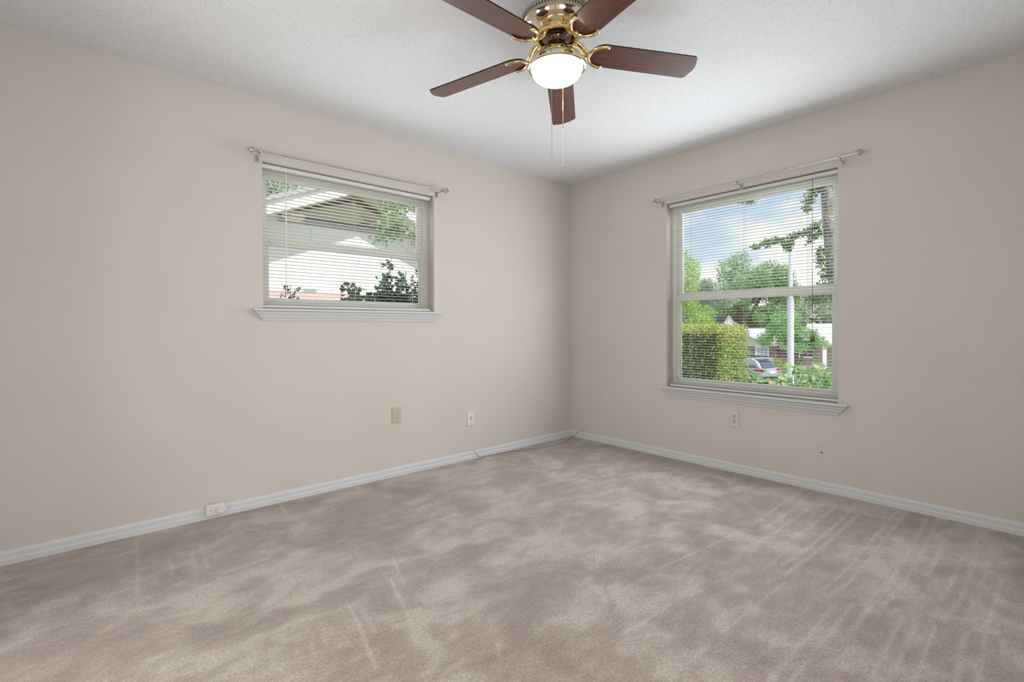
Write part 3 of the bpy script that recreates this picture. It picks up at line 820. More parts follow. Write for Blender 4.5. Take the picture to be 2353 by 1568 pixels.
def tree(name, label, cat, base, blobs, n, size, leafm, seed, trunk=None, group=None, shell=.5, k=7, trunkm='bark', f=.42, branches=True):
    rng = random.Random(seed)
    root = tag(empty(name, base), label, cat, group)
    b = MB()
    for p in blob_points(clump(blobs, rng, k, f) if k else blobs, n, rng, shell): leaf_at(b, p, size, rng)
    b.build('foliage', M[leafm], root)
    if trunk:
        b = MB(); top = max(blobs, key=lambda q: q[1][0])[0]
        mid = ((base[0]+top[0])/2+rng.uniform(-.1, .1), (base[1]+top[1])/2+rng.uniform(-.1, .1), (base[2]+top[2])/2)
        b.tube([base, mid, top], [trunk, trunk*.8, trunk*.5], 10)
        if branches:
            for c, r in blobs: b.tube([mid, ((mid[0]+c[0])/2, (mid[1]+c[1])/2, (mid[2]+c[2])/2+r[2]*.1), c], [trunk*.5, trunk*.35, trunk*.15], 6)
        b.build('trunk', M[trunkm], root, smooth=True)
    return root

# ground: lawn at house level falling away to the road
def gz(x, y):
    q = max(0.0, min(1.0, (x-4)/24)); q = q*q*(3-2*q)
    return -.62-2.0*q
b = MB(); xs = [-14+2.0*i for i in range(60)]; ys = [-20+3*i for i in range(28)]
b.add([(x, y, gz(x, y)) for y in ys for x in xs], [(j*60+i, j*60+i+1, (j+1)*60+i+1, (j+1)*60+i) for j in range(27) for i in range(59)])
structure(b.build('lawn', M['grass']))
b = MB(); b.add([(26.0, -10, -2.60+.03), (33.0, -10, -2.62+.03), (33.0, 40, -2.62+.03), (26.0, 40, -2.60+.03)], [(0, 1, 2, 3)]); structure(b.build('driveway', M['asphalt']))

# ---- neighbour's house beyond the left window
M['siding'] = mat('white_siding', srgb(240, 238, 242), .7); k = N(M['siding'])
sx = k.n('ShaderNodeSeparateXYZ'); tc_ = k.n('ShaderNodeTexCoord'); k.l(tc_.outputs['Object'], sx.inputs[0])
fz = k.math('FRACT', k.math('MULTIPLY', sx.outputs['Z'], 6.0)); k.bump(fz, .35, .012)
M['cream'] = mat('cream_soffit', srgb(206, 200, 178), .7)
M['fascia'] = mat('white_fascia', srgb(236, 238, 242), .6)
M['shingle_grey'] = mat('grey_shingles', srgb(176, 176, 182), .9)
M['shingle_dark'] = mat('dark_shingles', srgb(84, 86, 96), .9)
M['shingle_pale'] = mat('pale_shingles', srgb(192, 190, 200), .9)
M['darktrim'] = mat('brown_trim', srgb(70, 60, 54), .7)
M['greywall'] = mat('grey_and_shaded_siding', srgb(190, 184, 176), .8)
M['palewall'] = mat('pale_siding', srgb(206, 208, 200), .8)
M['tanwall'] = mat('tan_wall', srgb(172, 160, 148), .8)
def brick_material(name, a, bcol, mortar, scale):
    mt = mat(name, a, .9); k = N(mt); br_ = k.n('ShaderNodeTexBrick'); br_.inputs['Scale'].default_value = scale
    tc2 = k.n('ShaderNodeTexCoord'); sp = k.n('ShaderNodeSeparateXYZ'); cb = k.n('ShaderNodeCombineXYZ')
    k.l(tc2.outputs['Object'], sp.inputs[0]); k.l(k.math('ADD', sp.outputs['X'], sp.outputs['Y']), cb.inputs['X']); k.l(sp.outputs['Z'], cb.inputs['Y'])
    k.l(cb.outputs[0], br_.inputs['Vector'])
    br_.inputs['Color1'].default_value = a; br_.inputs['Color2'].default_value = bcol; br_.inputs['Mortar'].default_value = mortar
    k.l(br_.outputs['Color'], k.b.inputs['Base Color']); return mt
M['brick_pink'] = brick_material('pink_brick', srgb(214, 178, 170), srgb(200, 166, 164), srgb(226, 218, 216), 4.5)
M['brick_brown'] = brick_material('brown_brick', srgb(132, 104, 94), srgb(112, 88, 82), srgb(168, 156, 148), 4.5)
M['pane'] = mat('house_window_pane', srgb(150, 166, 170), .15, spec=.6)
M['darkpane'] = mat('dark_window_pane', srgb(70, 64, 70), .2)

NX, NY = .35, 6.0
RA, RS = 3.62, .41                                      # soffit apex, roof slope
root = tag(empty('neighbour_house', (NX, NY+3, -.62)), 'white gabled house with a pinkish brick base beyond the left window', 'house')
FCS = [(0, 1, 2, 3), (7, 6, 5, 4), (0, 4, 5, 1), (3, 2, 6, 7), (0, 3, 7, 4), (1, 5, 6, 2)]
def wall_poly(b, poly, y0, y1):
    n = len(poly)
    b.add([(x, y0, z) for x, z in poly]+[(x, y1, z) for x, z in poly], [tuple(range(n)), tuple(range(2*n-1, n-1, -1))]+[(i, n+i, n+(i+1) % n, (i+1) % n) for i in range(n)])
b = MB(); wall_poly(b, [(NX-6.5, 1.73), (NX+6.5, 1.73), (NX+6.5, RA-RS*6.5+.9), (NX+4.4, RA-RS*4.4), (NX, RA+.02), (NX-4.4, RA-RS*4.4), (NX-6.5, RA-RS*6.5+.9)], NY, NY+5.8)
b.build('siding_wall', M['siding'], root)
b = MB(); b.box((NX-6.5, NY-.06, -.62), (NX+6.5, NY+5.8, 1.73)); b.build('brick_wall', M['brick_pink'], root)
PB, PA, PS = 3.09, 3.52, .315
b = MB(); hw = (PA-PB)/PS; wall_poly(b, [(NX-hw, PB), (NX+hw, PB), (NX, PA)], NY-.03, NY+.02)
b.build('pediment', M['greywall'], root)  # shade under the gable put into this grey colour
b = MB()
for sg in (-1, 1): wall_poly(b, [(NX, PA+.05), (NX, PA), (NX+sg*hw, PB), (NX+sg*(hw+.16), PB)], NY-.10, NY+.01)
for z in (PB-.02, PB-.09): b.box((NX-hw, NY-.06, z-.022), (NX+hw, NY+.01, z))
b.build('pediment_trim', M['darktrim'], root)
def rake(xc, y0, y1, top, thick, w):
    return [[(xc, y0, top), (xc+s*w, y0, top-RS*w), (xc+s*w, y0, top-RS*w-thick), (xc, y0, top-thick), (xc, y1, top), (xc+s*w, y1, top-RS*w), (xc+s*w, y1, top-RS*w-thick), (xc, y1, top-thick)] for s in (-1, 1)]
b = MB()
for v in rake(NX, NY-.66, NY+6.2, RA+.29, .07, 7.0): b.add(v, FCS)
b.build('roof', M['shingle_grey'], root)
b = MB()
for v in rake(NX, NY-.60, NY-.56, RA+.22, .22, 6.9): b.add(v, FCS)
b.build('fascia', M['fascia'], root)
b = MB()
for v in rake(NX, NY-.56, NY+.02, RA+.06, .05, 6.8): b.add(v, FCS)
b.build('soffit', M['cream'], root)
b = MB()
for i in range(4):
    for j in range(3): b.box((NX+.16+.26*i+(j % 2)*.07, NY-.045, 3.12+.055*j-.012*i), (NX+.34+.26*i+(j % 2)*.07, NY-.03, 3.14+.055*j-.012*i))
b.build('gable_vent', M['darktrim'], root)
b = MB(); b.box((-.625, NY-.07, 1.725), (-.36, NY-.02, 1.80)); f_ = b.build('wall_panel', M['fascia'], root)
b = MB(); b.box((-.61, NY-.075, 1.735), (-.375, NY-.066, 1.788)); b.build('panel_face', M['pane'], f_)
b = MB(); b.tube([(-.43, NY-.02, 3.0), (-.43, NY-.02, 1.75)], .012, 6); b.build('conduit', M['fascia'], root)

tree('leafy_tree', 'tall green tree showing above the white house at the upper left window corner', 'tree', (.6, 17, -.62), [((.2, 16.5, 5.4), (2.2, 1.6, 1.9)), ((2.3, 16.8, 6.8), (2.0, 1.6, 1.1)), ((-1.2, 17, 6.6), (2, 1.6, 1.6))], 11000, 0.130, 'leaf_mid', 11, .22, shell=.35, k=9)
tree('young_tree', 'small light green tree before the white house, upper right of the smaller window', 'tree', (2.2, 4.0, -.62), [((1.6, 3.8, 3.4), (.3, .3, .3)), ((-.28, 3.2, 2.66), (.22, .22, .28)), ((-.32, 3.2, 2.40), (.26, .22, .20)), ((.12, 3.3, 2.95), (.24, .2, .16)), ((.10, 3.25, 2.42), (.12, .14, .16)), ((-.22, 3.2, 2.90), (.18, .18, .16))], 1900, 0.070, 'leaf_mid', 5, .012, k=5, trunkm='twig', f=.5)

def holly(label, base, stems, lsize, seed, dens=26):
    rng = random.Random(seed); root = tag(empty('holly_bush', base), label, 'shrub', None)
    bs, bl_ = MB(), MB()
    for st in stems:
        path = smooth_path(st, 6); L_ = len(path)
        bs.tube(path, [.006*(1-.8*i/L_)+.0012 for i in range(L_)], 5)
        length = sum((Vector(a)-Vector(b_)).length for a, b_ in zip(path, path[1:]))
        for i in range(int(length*dens)):
            q = rng.uniform(.66, 1.0); p = path[min(L_-1, int(q*(L_-1)))]
            leaf_at(bl_, p+Vector((rng.uniform(-.06, .06), rng.uniform(-.06, .06), rng.uniform(-.05, .03))), lsize, rng, 'holly')
    bs.build('stems', M['twig'], root); bl_.build('foliage', M['leaf_holly'], root)
    return root
rng = random.Random(8)
B0 = (-1.38, 1.05, -.60)
stems = []
for tx_, tz_ in ((-1.44, 1.73), (-1.47, 1.55), (-1.36, 1.50), (-1.25, 1.60), (-1.30, 1.42), (-1.18, 1.50), (-1.12, 1.66), (-1.40, 1.40), (-1.52, 1.44), (-1.60, 1.38), (-1.68, 1.34), (-1.80, 1.47), (-1.86, 1.33), (-1.74, 1.42), (-1.05, 1.42), (-1.22, 1.36), (-1.45, 1.32), (-1.55, 1.30), (-1.34, 1.33), (-1.08, 1.56)):
    x0 = B0[0]+rng.uniform(-.12, .12)
    stems.append([(x0, 1.05, -.6), (x0*.6+tx_*.4, 1.05+rng.uniform(-.1, .1), .4), (x0*.2+tx_*.8+rng.uniform(-.05, .05), 1.0+rng.uniform(-.12, .12), 1.05), (tx_, 1.0+rng.uniform(-.10, .10), tz_)])
holly('dark spiny-leaved holly bush outside the right half of the smaller window', B0, stems, .054, 21, 44)
stems = [[(-2.31, 1.0, -.6), (-2.30, 1.02, .5), (-2.31, 1.0, 1.1), (-2.30, 1.0, 1.42)], [(-2.31, 1.0, -.6), (-2.28, 1.0, .6), (-2.22, 1.03, 1.30)], [(-2.31, 1.0, -.6), (-2.33, 1.0, .6), (-2.37, .98, 1.30)]]
holly('small sprig of holly outside the left end of the smaller window', (-2.31, 1.0, -.6), stems, .052, 33, 22)

# ---- view from the right window
# clipped hedge: a block of leaves over a dark core
HX0, HX1, HY0, HY1, HZ0, HZ1 = 3.61, 4.50, .20, 5.2, -.62, 1.05
root = tag(empty('clipped_hedge', (4.05, 2.7, -.62)), 'square clipped green hedge with yellowish tips at the left of the taller window', 'hedge')
b = MB(); b.box((HX0+.10, HY0+.10, HZ0), (HX1-.10, HY1-.1, HZ1-.10)); b.build('branches', M['hedgecore'], root)
rng = random.Random(17); b = MB(); b2 = MB()
for _ in range(27000):
    face = rng.random(); j = rng.uniform(-.07, .07)
    if face < .42: p = (HX0+.05+j+rng.uniform(0, .1), rng.uniform(HY0, HY1*.55), HZ0+(HZ1-HZ0)*rng.random()**.8)
    elif face < .70: p = (rng.uniform(HX0, HX1), HY0+.03+j, rng.uniform(HZ0, HZ1))
    else: p = (rng.uniform(HX0, HX1), rng.uniform(HY0, HY1*.6), HZ1-.02+j)
    if face < .42 and p[2] < .72 and rng.random() < .18: continue
    if p[2] > HZ1-.14 and rng.random() < .45 or (.42 <= face < .70 and rng.random() < .22): leaf_at(b2, p, .036, rng)
    else: leaf_at(b, p, .038, rng)
b.build('foliage', M['leaf_hedge'], root); b2.build('young_tips', M['leaf_tip'], root)

# shrub right outside the window
rng = random.Random(29); root = tag(empty('broadleaf_shrub', (1.2, -1.5, -.62)), 'bushy shrub with large green leaves close outside the taller window', 'shrub')
b = MB(); b2 = MB()
prof = ((-2.30, .66), (-1.95, .74), (-1.6, .70), (-1.35, .62), (-1.1, .52), (-.8, .40), (-.4, .44), (0, .46))
blobs = [((1.25+rng.uniform(-.1, .25), y, z-.28), (.34, .30, .30)) for y, z in prof]+[((1.0, y+.1, z-.45), (.30, .3, .26)) for y, z in prof]
for p in blob_points(blobs, 4200, rng, .55): leaf_at(b, p, .070, rng)
for p in blob_points([((1.05, -1.25, .42), (.2, .3, .12)), ((1.2, -1.4, .55), (.16, .25, .08)), ((1.0, -.9, .30), (.2, .3, .1))], 46, rng, .5): leaf_at(b2, p, .062, rng)
b.build('foliage', M['leaf_shrub'], root); b2.build('dry_leaves', M['leaf_dead'], root)
b = MB()
for y, z in prof: b.tube([(1.2, y*.6-.6, -.62), (1.2, (y-.6)*.6, .0), (1.25, y, z-.2)], [.02, .014, .006], 6)
b.build('stems', M['twig'], root)

# leaning tree at the window's right edge
root = tag(empty('leaning_tree', (6.0, -.95, -.66)), 'leaning grey-barked tree at the right edge of the taller window', 'tree')
b = MB(); b.tube(smooth_path([(6.05, -1.00, -.68), (5.86, -.77, 1.3), (5.76, -.665, 2.4), (5.70, -.60, 3.6), (5.66, -.56, 5.2)]), [.17-.003*i for i in range(25)], 14)
b.tube(smooth_path([(5.72, -.62, 2.92), (5.58, -.50, 2.78), (5.46, -.40, 2.66), (5.19, -.16, 2.55), (4.95, .05, 2.47), (4.78, .20, 2.36)]), [.030-.0009*i for i in range(31)], 8)
b.tube(smooth_path([(5.69, -.58, 3.7), (5.50, -.42, 3.45), (5.43, -.37, 3.05)]), [.02-.001*i for i in range(13)], 6)
b.tube(smooth_path([(5.69, -.58, 3.9), (5.2, -.2, 3.5), (4.68, .29, 3.15)]), [.02-.001*i for i in range(13)], 6)
b.build('trunk', M['bark'], root, smooth=True)
rng = random.Random(41); b = MB()
cl = [((5.19, -.16, 2.46), (.10, .10, .13)), ((5.20, -.17, 2.36), (.06, .06, .07)), ((5.30, -.26, 2.58), (.12, .10, .06)), ((5.05, -.03, 2.48), (.12, .12, .06)), ((4.92, .08, 2.44), (.10, .10, .07)), ((4.80, .19, 2.38), (.08, .09, .05)),
      ((5.42, -.36, 2.62), (.10, .10, .06)), ((5.48, -.42, 2.56), (.08, .08, .07)), ((5.52, -.46, 2.72), (.1, .1, .06)), ((5.58, -.5, 2.60), (.07, .07, .08)), ((5.46, -.40, 2.46), (.05, .05, .05)),
      ((5.46, -.39, 3.18), (.10, .10, .12)), ((5.44, -.37, 3.03), (.08, .07, .08)), ((5.52, -.45, 3.32), (.10, .1, .1)), ((4.70, .28, 3.16), (.16, .16, .05)), ((5.60, -.50, 3.40), (.12, .12, .10)),
      ((5.60, -.52, 2.16), (.09, .09, .14)), ((5.64, -.56, 1.92), (.08, .08, .14)), ((5.62, -.55, 1.70), (.12, .12, .10)), ((5.66, -.58, 1.55), (.14, .14, .10)), ((5.58, -.52, 2.32), (.07, .07, .07)), ((5.5, -.45, 1.52), (.16, .16, .06))]
for p in blob_points(cl, 2600, rng, .2): leaf_at(b, p, .052, rng)
b.build('foliage', M['leaf_dark'], root)

# white pole in front of the far trees
root = tag(empty('utility_pole', (15.05, 3.12, gz(15, 3))), 'tall white metal pole standing beyond the shrub in the taller window', 'pole')
b = MB(); b.tube([(15.05, 3.12, gz(15, 3)), (15.05, 3.12, 2.05)], .105, 18); b.build('lower_tube', mat('white_pole', srgb(206, 208, 218), .4), root, smooth=True)
b = MB(); b.tube([(15.05, 3.12, 2.0), (15.05, 3.12, 4.05)], .068, 16); b.tube([(15.05, 3.12, 2.05), (15.05, 3.12, 2.0)], .11, 16); b.build('upper_tube', bpy.data.materials['white_pole'], root, smooth=True)

# car parked by the far kerb, seen from its rear corner
mtc = mat('silver_paint', srgb(172, 177, 190), .25, .45, coat=.8, coat_r=.05)
M['carglass'] = mat('car_glass', srgb(60, 72, 92), .08, spec=.8)
M['tyre'] = mat('tyre_rubber', srgb(40, 40, 42), .8); M['wheel'] = mat('alloy_wheel', srgb(150, 152, 158), .3, .6)
M['taillight'] = mat('tail_light', srgb(168, 44, 52), .2); M['blackplastic'] = mat('black_trim', srgb(44, 44, 48), .6); M['plate'] = mat('licence_plate', srgb(240, 240, 240), .5)
CAR = Vector((28.55, 10.8, -2.58)); fdir = Vector((.235, .968, 0))
car = tag(empty('car', CAR, math.atan2(fdir.y, fdir.x)), 'silver sport utility car with red tail lights parked beyond the hedge', 'car')
# body: side profile lofted across its width; x forward, y left, z up
low = [(-2.30, .42), (-2.36, .62), (-2.34, .92), (-2.24, 1.06), (-1.2, 1.06), (.9, 1.02), (1.9, .92), (2.28, .74), (2.34, .5), (2.2, .34), (-2.1, .34)]
def loft(prof, ys, insets, b, mi=0):
    rows = []
    for y, s in zip(ys, insets):
        cx = sum(p[0] for p in prof)/len(prof); cz = sum(p[1] for p in prof)/len(prof)
        rows.append([(cx+(p[0]-cx)*s, y, cz+(p[1]-cz)*(s*.5+.5)) for p in prof])
    n = len(prof); vs_ = [p for r in rows for p in r]
    fs = [(i*n+j, i*n+(j+1) % n, (i+1)*n+(j+1) % n, (i+1)*n+j) for i in range(len(rows)-1) for j in range(n)]
    fs += [tuple(range(n)), tuple(range(len(vs_)-1, len(vs_)-n-1, -1))]
    b.add(vs_, fs, mi)
b = MB(); loft(low, (-.94, -.88, 0, .88, .94), (.94, .985, 1, .985, .94), b)
cabin = [(-2.16, 1.05), (-1.86, 1.50), (-1.60, 1.66), (-.9, 1.70), (-.1, 1.66), (.75, 1.08)]
loft(cabin, (-.80, -.72, 0, .72, .80), (.90, .985, 1, .985, .90), b)
for sx_, sy_ in ((-1.38, .9), (-1.38, -.9), (1.42, .9), (1.42, -.9)): pass
b.build('body', mtc, car, local=True, smooth=True, bevel=.03)
b = MB(); b.add([(-2.175, -.62, 1.10), (-2.175, .62, 1.10), (-1.905, .56, 1.47), (-1.905, -.56, 1.47)], [(0, 1, 2, 3)]); b.add([(-2.12, -.62, 1.10), (-2.12, .62, 1.10), (-1.85, .56, 1.47), (-1.85, -.56, 1.47)], [(3, 2, 1, 0)]); b.build('rear_window', M['carglass'], car, local=True)
for sy_ in (1, -1):
    b = MB(); q = [(-1.85, 1.12), (-1.62, 1.50), (-.9, 1.56), (-.15, 1.54), (.5, 1.14)]
    b.add([(x, sy_*(.815-(z-1.1)*.10), z) for x, z in q]+[(x, sy_*(.77-(z-1.1)*.10), z) for x, z in q], [(0, 1, 2, 3, 4), (9, 8, 7, 6, 5)]+[(i, (i+1) % 5, 5+(i+1) % 5, 5+i) for i in range(5)])
    b.build('side_window', M['carglass'], car, local=True)
    b = MB(); b.box((-2.385, sy_*.90-.0-(.34 if sy_ > 0 else 0), .88), (-2.25, sy_*.90+(.34 if sy_ < 0 else 0), 1.03)); b.box((-2.30, min(sy_*.88, sy_*.955), .90), (-1.80, max(sy_*.88, sy_*.955), 1.02)); b.build('tail_light', M['taillight'], car, local=True, bevel=.015)
    b = MB(); b.box((-1.7, sy_*.60-.02, 1.69), (.0, sy_*.60+.02, 1.75)); b.build('roof_rail', M['blackplastic'], car, local=True)
    for x in (-1.38, 1.42):
        Mx = Matrix.Translation((x, sy_*.84, .36)) @ Matrix.Rotation(-sy_*PI/2, 4, 'X')
        b = MB(); b.lathe([(0, .12), (.2, .115), (.23, .10), (.33, .13), (.36, .08), (.36, -.1), (0, -.1)], 28, M=Mx); wh = b.build('wheel', M['tyre'], car, local=True, smooth=True)
        b = MB(); b.lathe([(0, .135), (.05, .135), (.08, .125), (.21, .128), (.225, .11)], 20, M=Mx); b.build('hub', M['wheel'], wh, local=True)
        b = MB(); pts = [(x+.45*math.cos(PI*i/14), sy_*.935, .40+.45*math.sin(PI*i/14)) for i in range(15)]; b.tube(pts, .04, 6); b.build('wheel_arch', M['blackplastic'], car, local=True)
b = MB(); b.box((-2.02, -.66, 1.60), (-1.66, .66, 1.66)); b.build('spoiler', mtc, car, local=True, bevel=.02)
b = MB(); b.box((-2.40, -.9, .36), (-2.26, .9, .56)); b.build('bumper_trim', M['blackplastic'], car, local=True, bevel=.02)
b = MB(); b.box((-2.375, -.26, .74), (-2.335, .26, .88)); b.build('licence_plate', M['plate'], car, local=True)

# ---- houses beyond the road; local x to the right as seen from here, y away, z up
def placed(name, az, dist, zbase, label):
    a = math.radians(az); p = (CAM_POS[0]+math.cos(a)*dist, CAM_POS[1]+math.sin(a)*dist, zbase)
    return tag(empty(name, p, a-PI/2), label, 'house')
def gable_roof(b, x0, x1, y0, y1, ze, zr, axis='x', over=.35, th=.12, mi=0):
    if axis == 'x':   # ridge along x
        ym = (y0+y1)/2; s = (zr-ze)/(ym-y0)
        for sg, ya in ((-1, y0-over), (1, y1+over)):
            zl = ze-over*s
            b.add([(x0-over, ya, zl), (x1+over, ya, zl), (x1+over, ym, zr), (x0-over, ym, zr), (x0-over, ya, zl-th), (x1+over, ya, zl-th), (x1+over, ym, zr-th), (x0-over, ym, zr-th)], FCS, mi)
    else:
        xm = (x0+x1)/2; s = (zr-ze)/(xm-x0)
        for xa in (x0-over, x1+over):
            zl = ze-over*s
            b.add([(xa, y0-over, zl), (xm, y0-over, zr), (xm, y1, zr), (xa, y1, zl), (xa, y0-over, zl-th), (xm, y0-over, zr-th), (xm, y1, zr-th), (xa, y1, zl-th)], FCS, mi)
def house_window(root, x0, x1, z0, z1, y, glass='pane', grid=True):
    b = MB(); t_ = .09
    b.box((x0-t_, y-.06, z0-t_), (x0, y, z1+t_)); b.box((x1, y-.06, z0-t_), (x1+t_, y, z1+t_)); b.box((x0, y-.06, z0-t_), (x1, y, z0)); b.box((x0, y-.06, z1), (x1, y, z1+t_))
    b.box((x0, y-.05, (z0+z1)/2-.03), (x1, y-.01, (z0+z1)/2+.03))
    if grid:
        for q in (1/3, 2/3): b.box((x0+(x1-x0)*q-.012, y-.045, (z0+z1)/2), (x0+(x1-x0)*q+.012, y-.02, z1))
        b.box((x0, y-.045, z0+(z1-z0)*.75-.012), (x1, y-.02, z0+(z1-z0)*.75+.012))
    fr_ = b.build('house_window', M['fascia'], root, local=True)
    b = MB(); b.box((x0, y-.03, z0), (x1, y-.005, z1)); b.build('window_pane', M[glass], fr_, local=True)

# brick house
h1 = placed('brick_house', 21.245, 50.7, -2.62, 'brown brick house with a pale gable and pale roof behind the parked car')
Z = lambda z: z+2.62
b = MB(); b.box((-5.6, 0, 0), (1.2, 7, Z(-.82))); b.box((1.2, 1.0, 0), (4.2, 8, Z(-.95))); b.build('brick_wall', M['brick_brown'], h1, local=True)
b = MB(); b.box((-5.6, -.02, Z(-.82)), (1.2, 7, Z(-.50))); b.add([(-5.6, -.02, Z(-.5)), (1.2, -.02, Z(-.5)), (-2.2, -.02, Z(.62)), (-5.6, 6.5, Z(-.5)), (1.2, 6.5, Z(-.5)), (-2.2, 6.5, Z(.62))], [(0, 1, 2), (3, 5, 4), (0, 3, 4, 1)]); b.build('gable_siding', M['palewall'], h1, local=True)
b = MB(); gable_roof(b, -5.6, 1.2, 0, 7, Z(-.5), Z(.66), 'y', .40); gable_roof(b, -3.0, 4.1, 1.0, 9.0, Z(-.75), Z(.86), 'x', .35); b.build('roof', M['shingle_pale'], h1, local=True)
b = MB()
for sg in (-1, 1):
    b.add([(-2.2, -.46, Z(.68)), (-2.2+sg*3.9, -.46, Z(.68-1.33)), (-2.2+sg*3.9, -.46, Z(.50-1.33)), (-2.2, -.46, Z(.50)), (-2.2, -.40, Z(.68)), (-2.2+sg*3.9, -.40, Z(.68-1.33)), (-2.2+sg*3.9, -.40, Z(.50-1.33)), (-2.2, -.40, Z(.50))], FCS)
b.build('fascia', M['fascia'], h1, local=True)
house_window(h1, -.47, .47, Z(-2.0), Z(-.9), 0)
house_window(h1, 3.1, 4.1, Z(-1.75), Z(-1.2), 1.0, 'darkpane', False)
# dark-roofed house
h2 = placed('dark_roof_house', 25.3, 66, -2.62, 'distant house with dark roof and pale gable above the hedge')
b = MB(); b.box((-6.5, 0, 0), (2.4, 7, Z(.5))); b.build('wall', M['greywall'], h2, local=True)
b = MB(); b.add([(-.35, -.9, Z(.3)), (2.35, -.9, Z(.3)), (1.0, -.9, Z(2.55)), (-.35, 3, Z(.3)), (2.35, 3, Z(.3)), (1.0, 3, Z(2.55))], [(0, 1, 2), (3, 5, 4), (0, 3, 4, 1)]); b.box((-.35, -.9, 0), (2.35, 3, Z(.3))); b.build('gable', M['siding'], h2, local=True)
b = MB(); gable_roof(b, -6.5, 1.9, 0, 7, Z(.6), Z(2.65), 'x', .3); b.build('roof', M['shingle_dark'], h2, local=True)
b = MB(); gable_roof(b, -.35, 2.35, -.9, 3, Z(.35), Z(2.62), 'y', .1, .10); b.build('gable_roof', M['greywall'], h2, local=True)
# house at the right
h3 = placed('carport_house', 15.69, 42.9, -2.30, 'house with pale lavender roof and white porch column at the right of the window view')
Z3 = lambda z: (z-1.06)*.9+1.06+2.30
b = MB(); b.box((-.8, 1.4, 0), (7, 4.6, Z3(-.3))); b.build('wall', M['tanwall'], h3, local=True)
b = MB(); gable_roof(b, -.95, 7, 0, 4.6, Z3(-.22), Z3(1.3), 'x', .25); b.build('roof', M['shingle_pale'], h3, local=True)
b = MB(); b.box((-1.15, -.2, Z3(-.62)), (7, .1, Z3(-.28))); b.build('porch_beam', M['cream'], h3, local=True)
b = MB(); b.box((-.13, -.12, 0), (.13, .10, Z3(-.62))); b.build('porch_column', M['fascia'], h3, local=True)
b = MB(); b.box((.9, 1.3, 0), (3.0, 1.38, Z3(-.75))); b.build('garage_door', M['palewall'], h3, local=True)

G = 'trees behind the houses across the road'
tree('broad_tree', 'large round green tree rising behind the brick house in the taller window', 'tree', (59, 22, -2.6), [((58, 23.0, 6.9), (3.1, 3.1, 3.0)), ((60.2, 20.9, 6.3), (2.6, 2.6, 2.6)), ((57.5, 23.8, 4.2), (3.6, 3.6, 2.2)), ((61.5, 19.6, 4.6), (2.6, 2.6, 2.2)), ((59.0, 20.6, 1.9), (2.4, 2.2, 1.7)), ((60.6, 20.4, 2.0), (2.4, 3.0, 1.8))], 24000, 0.260, 'leaf_mid', 51, .5, G, shell=.3, k=10, trunkm='twig')
tree('broad_tree', 'loose grey-green tree between the yellow-green tree and the large round tree', 'tree', (45, 25.5, -2.6), [((42.65, 20.65, 4.21), (1.92, 1.92, 1.52)), ((43.77, 19.69, 3.55), (1.76, 1.76, .85)), ((42.01, 21.29, 3.6), (1.76, 1.76, .9))], 8000, 0.220, 'leaf_sage', 53, .4, G, shell=.3, k=9, trunkm='twig')
tree('broad_tree', 'dark green tree mass behind the dark-roofed house', 'tree', (80, 38, -2.6), [((82.97, 37.31, 3.36), (3.96, 5.54, 2.51)), ((86.27, 33.48, 3.49), (3.96, 5.28, 2.51)), ((88.91, 28.73, 3.09), (3.96, 5.54, 2.51)), ((79.67, 41.93, 3.36), (3.96, 5.54, 2.64)), ((80.33, 35.33, 0.85), (3.96, 5.28, 2.11)), ((84.29, 31.90, 0.72), (3.96, 5.28, 2.11))], 22000, 0.340, 'leaf_dark', 57, .5, G, shell=.45, k=9, trunkm='twig')
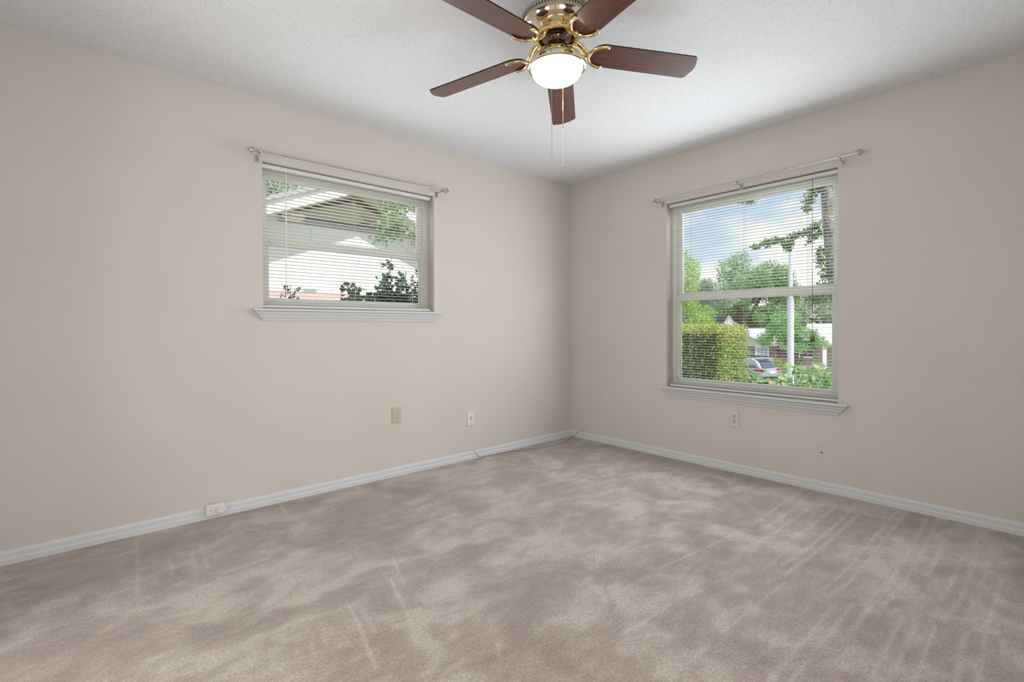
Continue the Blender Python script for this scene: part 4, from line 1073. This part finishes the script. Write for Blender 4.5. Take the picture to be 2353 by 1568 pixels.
tree('broad_tree', 'low hazy green trees right of the white pole in the taller window', 'tree', (80, 19, -2.6), [((78, 20.5, 3.9), (3, 3.6, 1.6)), ((79.5, 17.2, 3.2), (3, 3.8, 1.7)), ((81, 14, 3.2), (3, 3.8, 1.8)), ((72.5, 22.5, 3.6), (2.2, 2.4, 2.6)), ((79, 18, 1.7), (3, 8, 2.3)), ((80.5, 13.6, 1.9), (3, 3.5, 1.8))], 14000, 0.340, 'leaf_sage', 59, .4, G, shell=.4, k=9, trunkm='twig')
tree('lime_tree', 'bright yellow-green tree at the left edge of the taller window', 'tree', (20, 9.6, -2.0), [((19.7, 9.75, 3.6), (.75, .9, 1.5)), ((19.8, 9.65, 2.2), (.95, 1.15, 1.1)), ((20.2, 9.3, 1.5), (.8, .9, .8)), ((19.4, 10.3, 4.5), (.7, .8, 1.0))], 10000, 0.100, 'leaf_bright', 61, .12, None, shell=.3, k=9)
tree('crape_myrtle', 'fresh green vase-shaped tree in front of the brick house', 'tree', (24.0, 5.95, gz(24, 6)), [((23.7, 6.15, 1.05), (.95, .95, .75)), ((23.3, 6.6, .55), (.8, .8, .7)), ((24.3, 5.55, .55), (.95, .95, .75)), ((24.0, 5.9, .0), (1.0, 1.2, .55)), ((24.8, 5.15, .35), (.6, .6, .6))], 13000, 0.085, 'leaf_myrtle', 63, .07, None, shell=.35, k=9, trunkm='twig')
tree('low_bush', 'small rounded yellow-green bush beside the white pole', 'bush', (33.2, 10.2, gz(33, 10)), [((33.2, 10.25, -1.75), (.75, .85, .48)), ((33.3, 9.8, -1.95), (.7, .7, .45)), ((33, 10.6, -2.1), (.8, .9, .5))], 4000, 0.090, 'leaf_hedge', 67, .05, None, k=5)
tree('low_bush', 'grey-green spreading bushes under the crape myrtle at the right', 'bush', (20, 3.6, gz(20, 3.6)), [((20.2, 4.2, -.85), (.6, .8, .38)), ((20.6, 3.3, -1.0), (.6, .9, .45)), ((20.8, 2.6, -1.1), (.6, .8, .5)), ((19.8, 3.7, -1.4), (.6, 1.2, .5))], 6000, 0.070, 'leaf_sage', 69, .05, None, k=6)
tree('low_bush', 'bright green bush low at the right edge of the taller window', 'bush', (13, .4, gz(13, .4)), [((13.2, .55, -.55), (.4, .5, .32)), ((13.4, .1, -.7), (.4, .5, .4))], 2200, 0.055, 'leaf_bright', 71, .04, None, k=5)
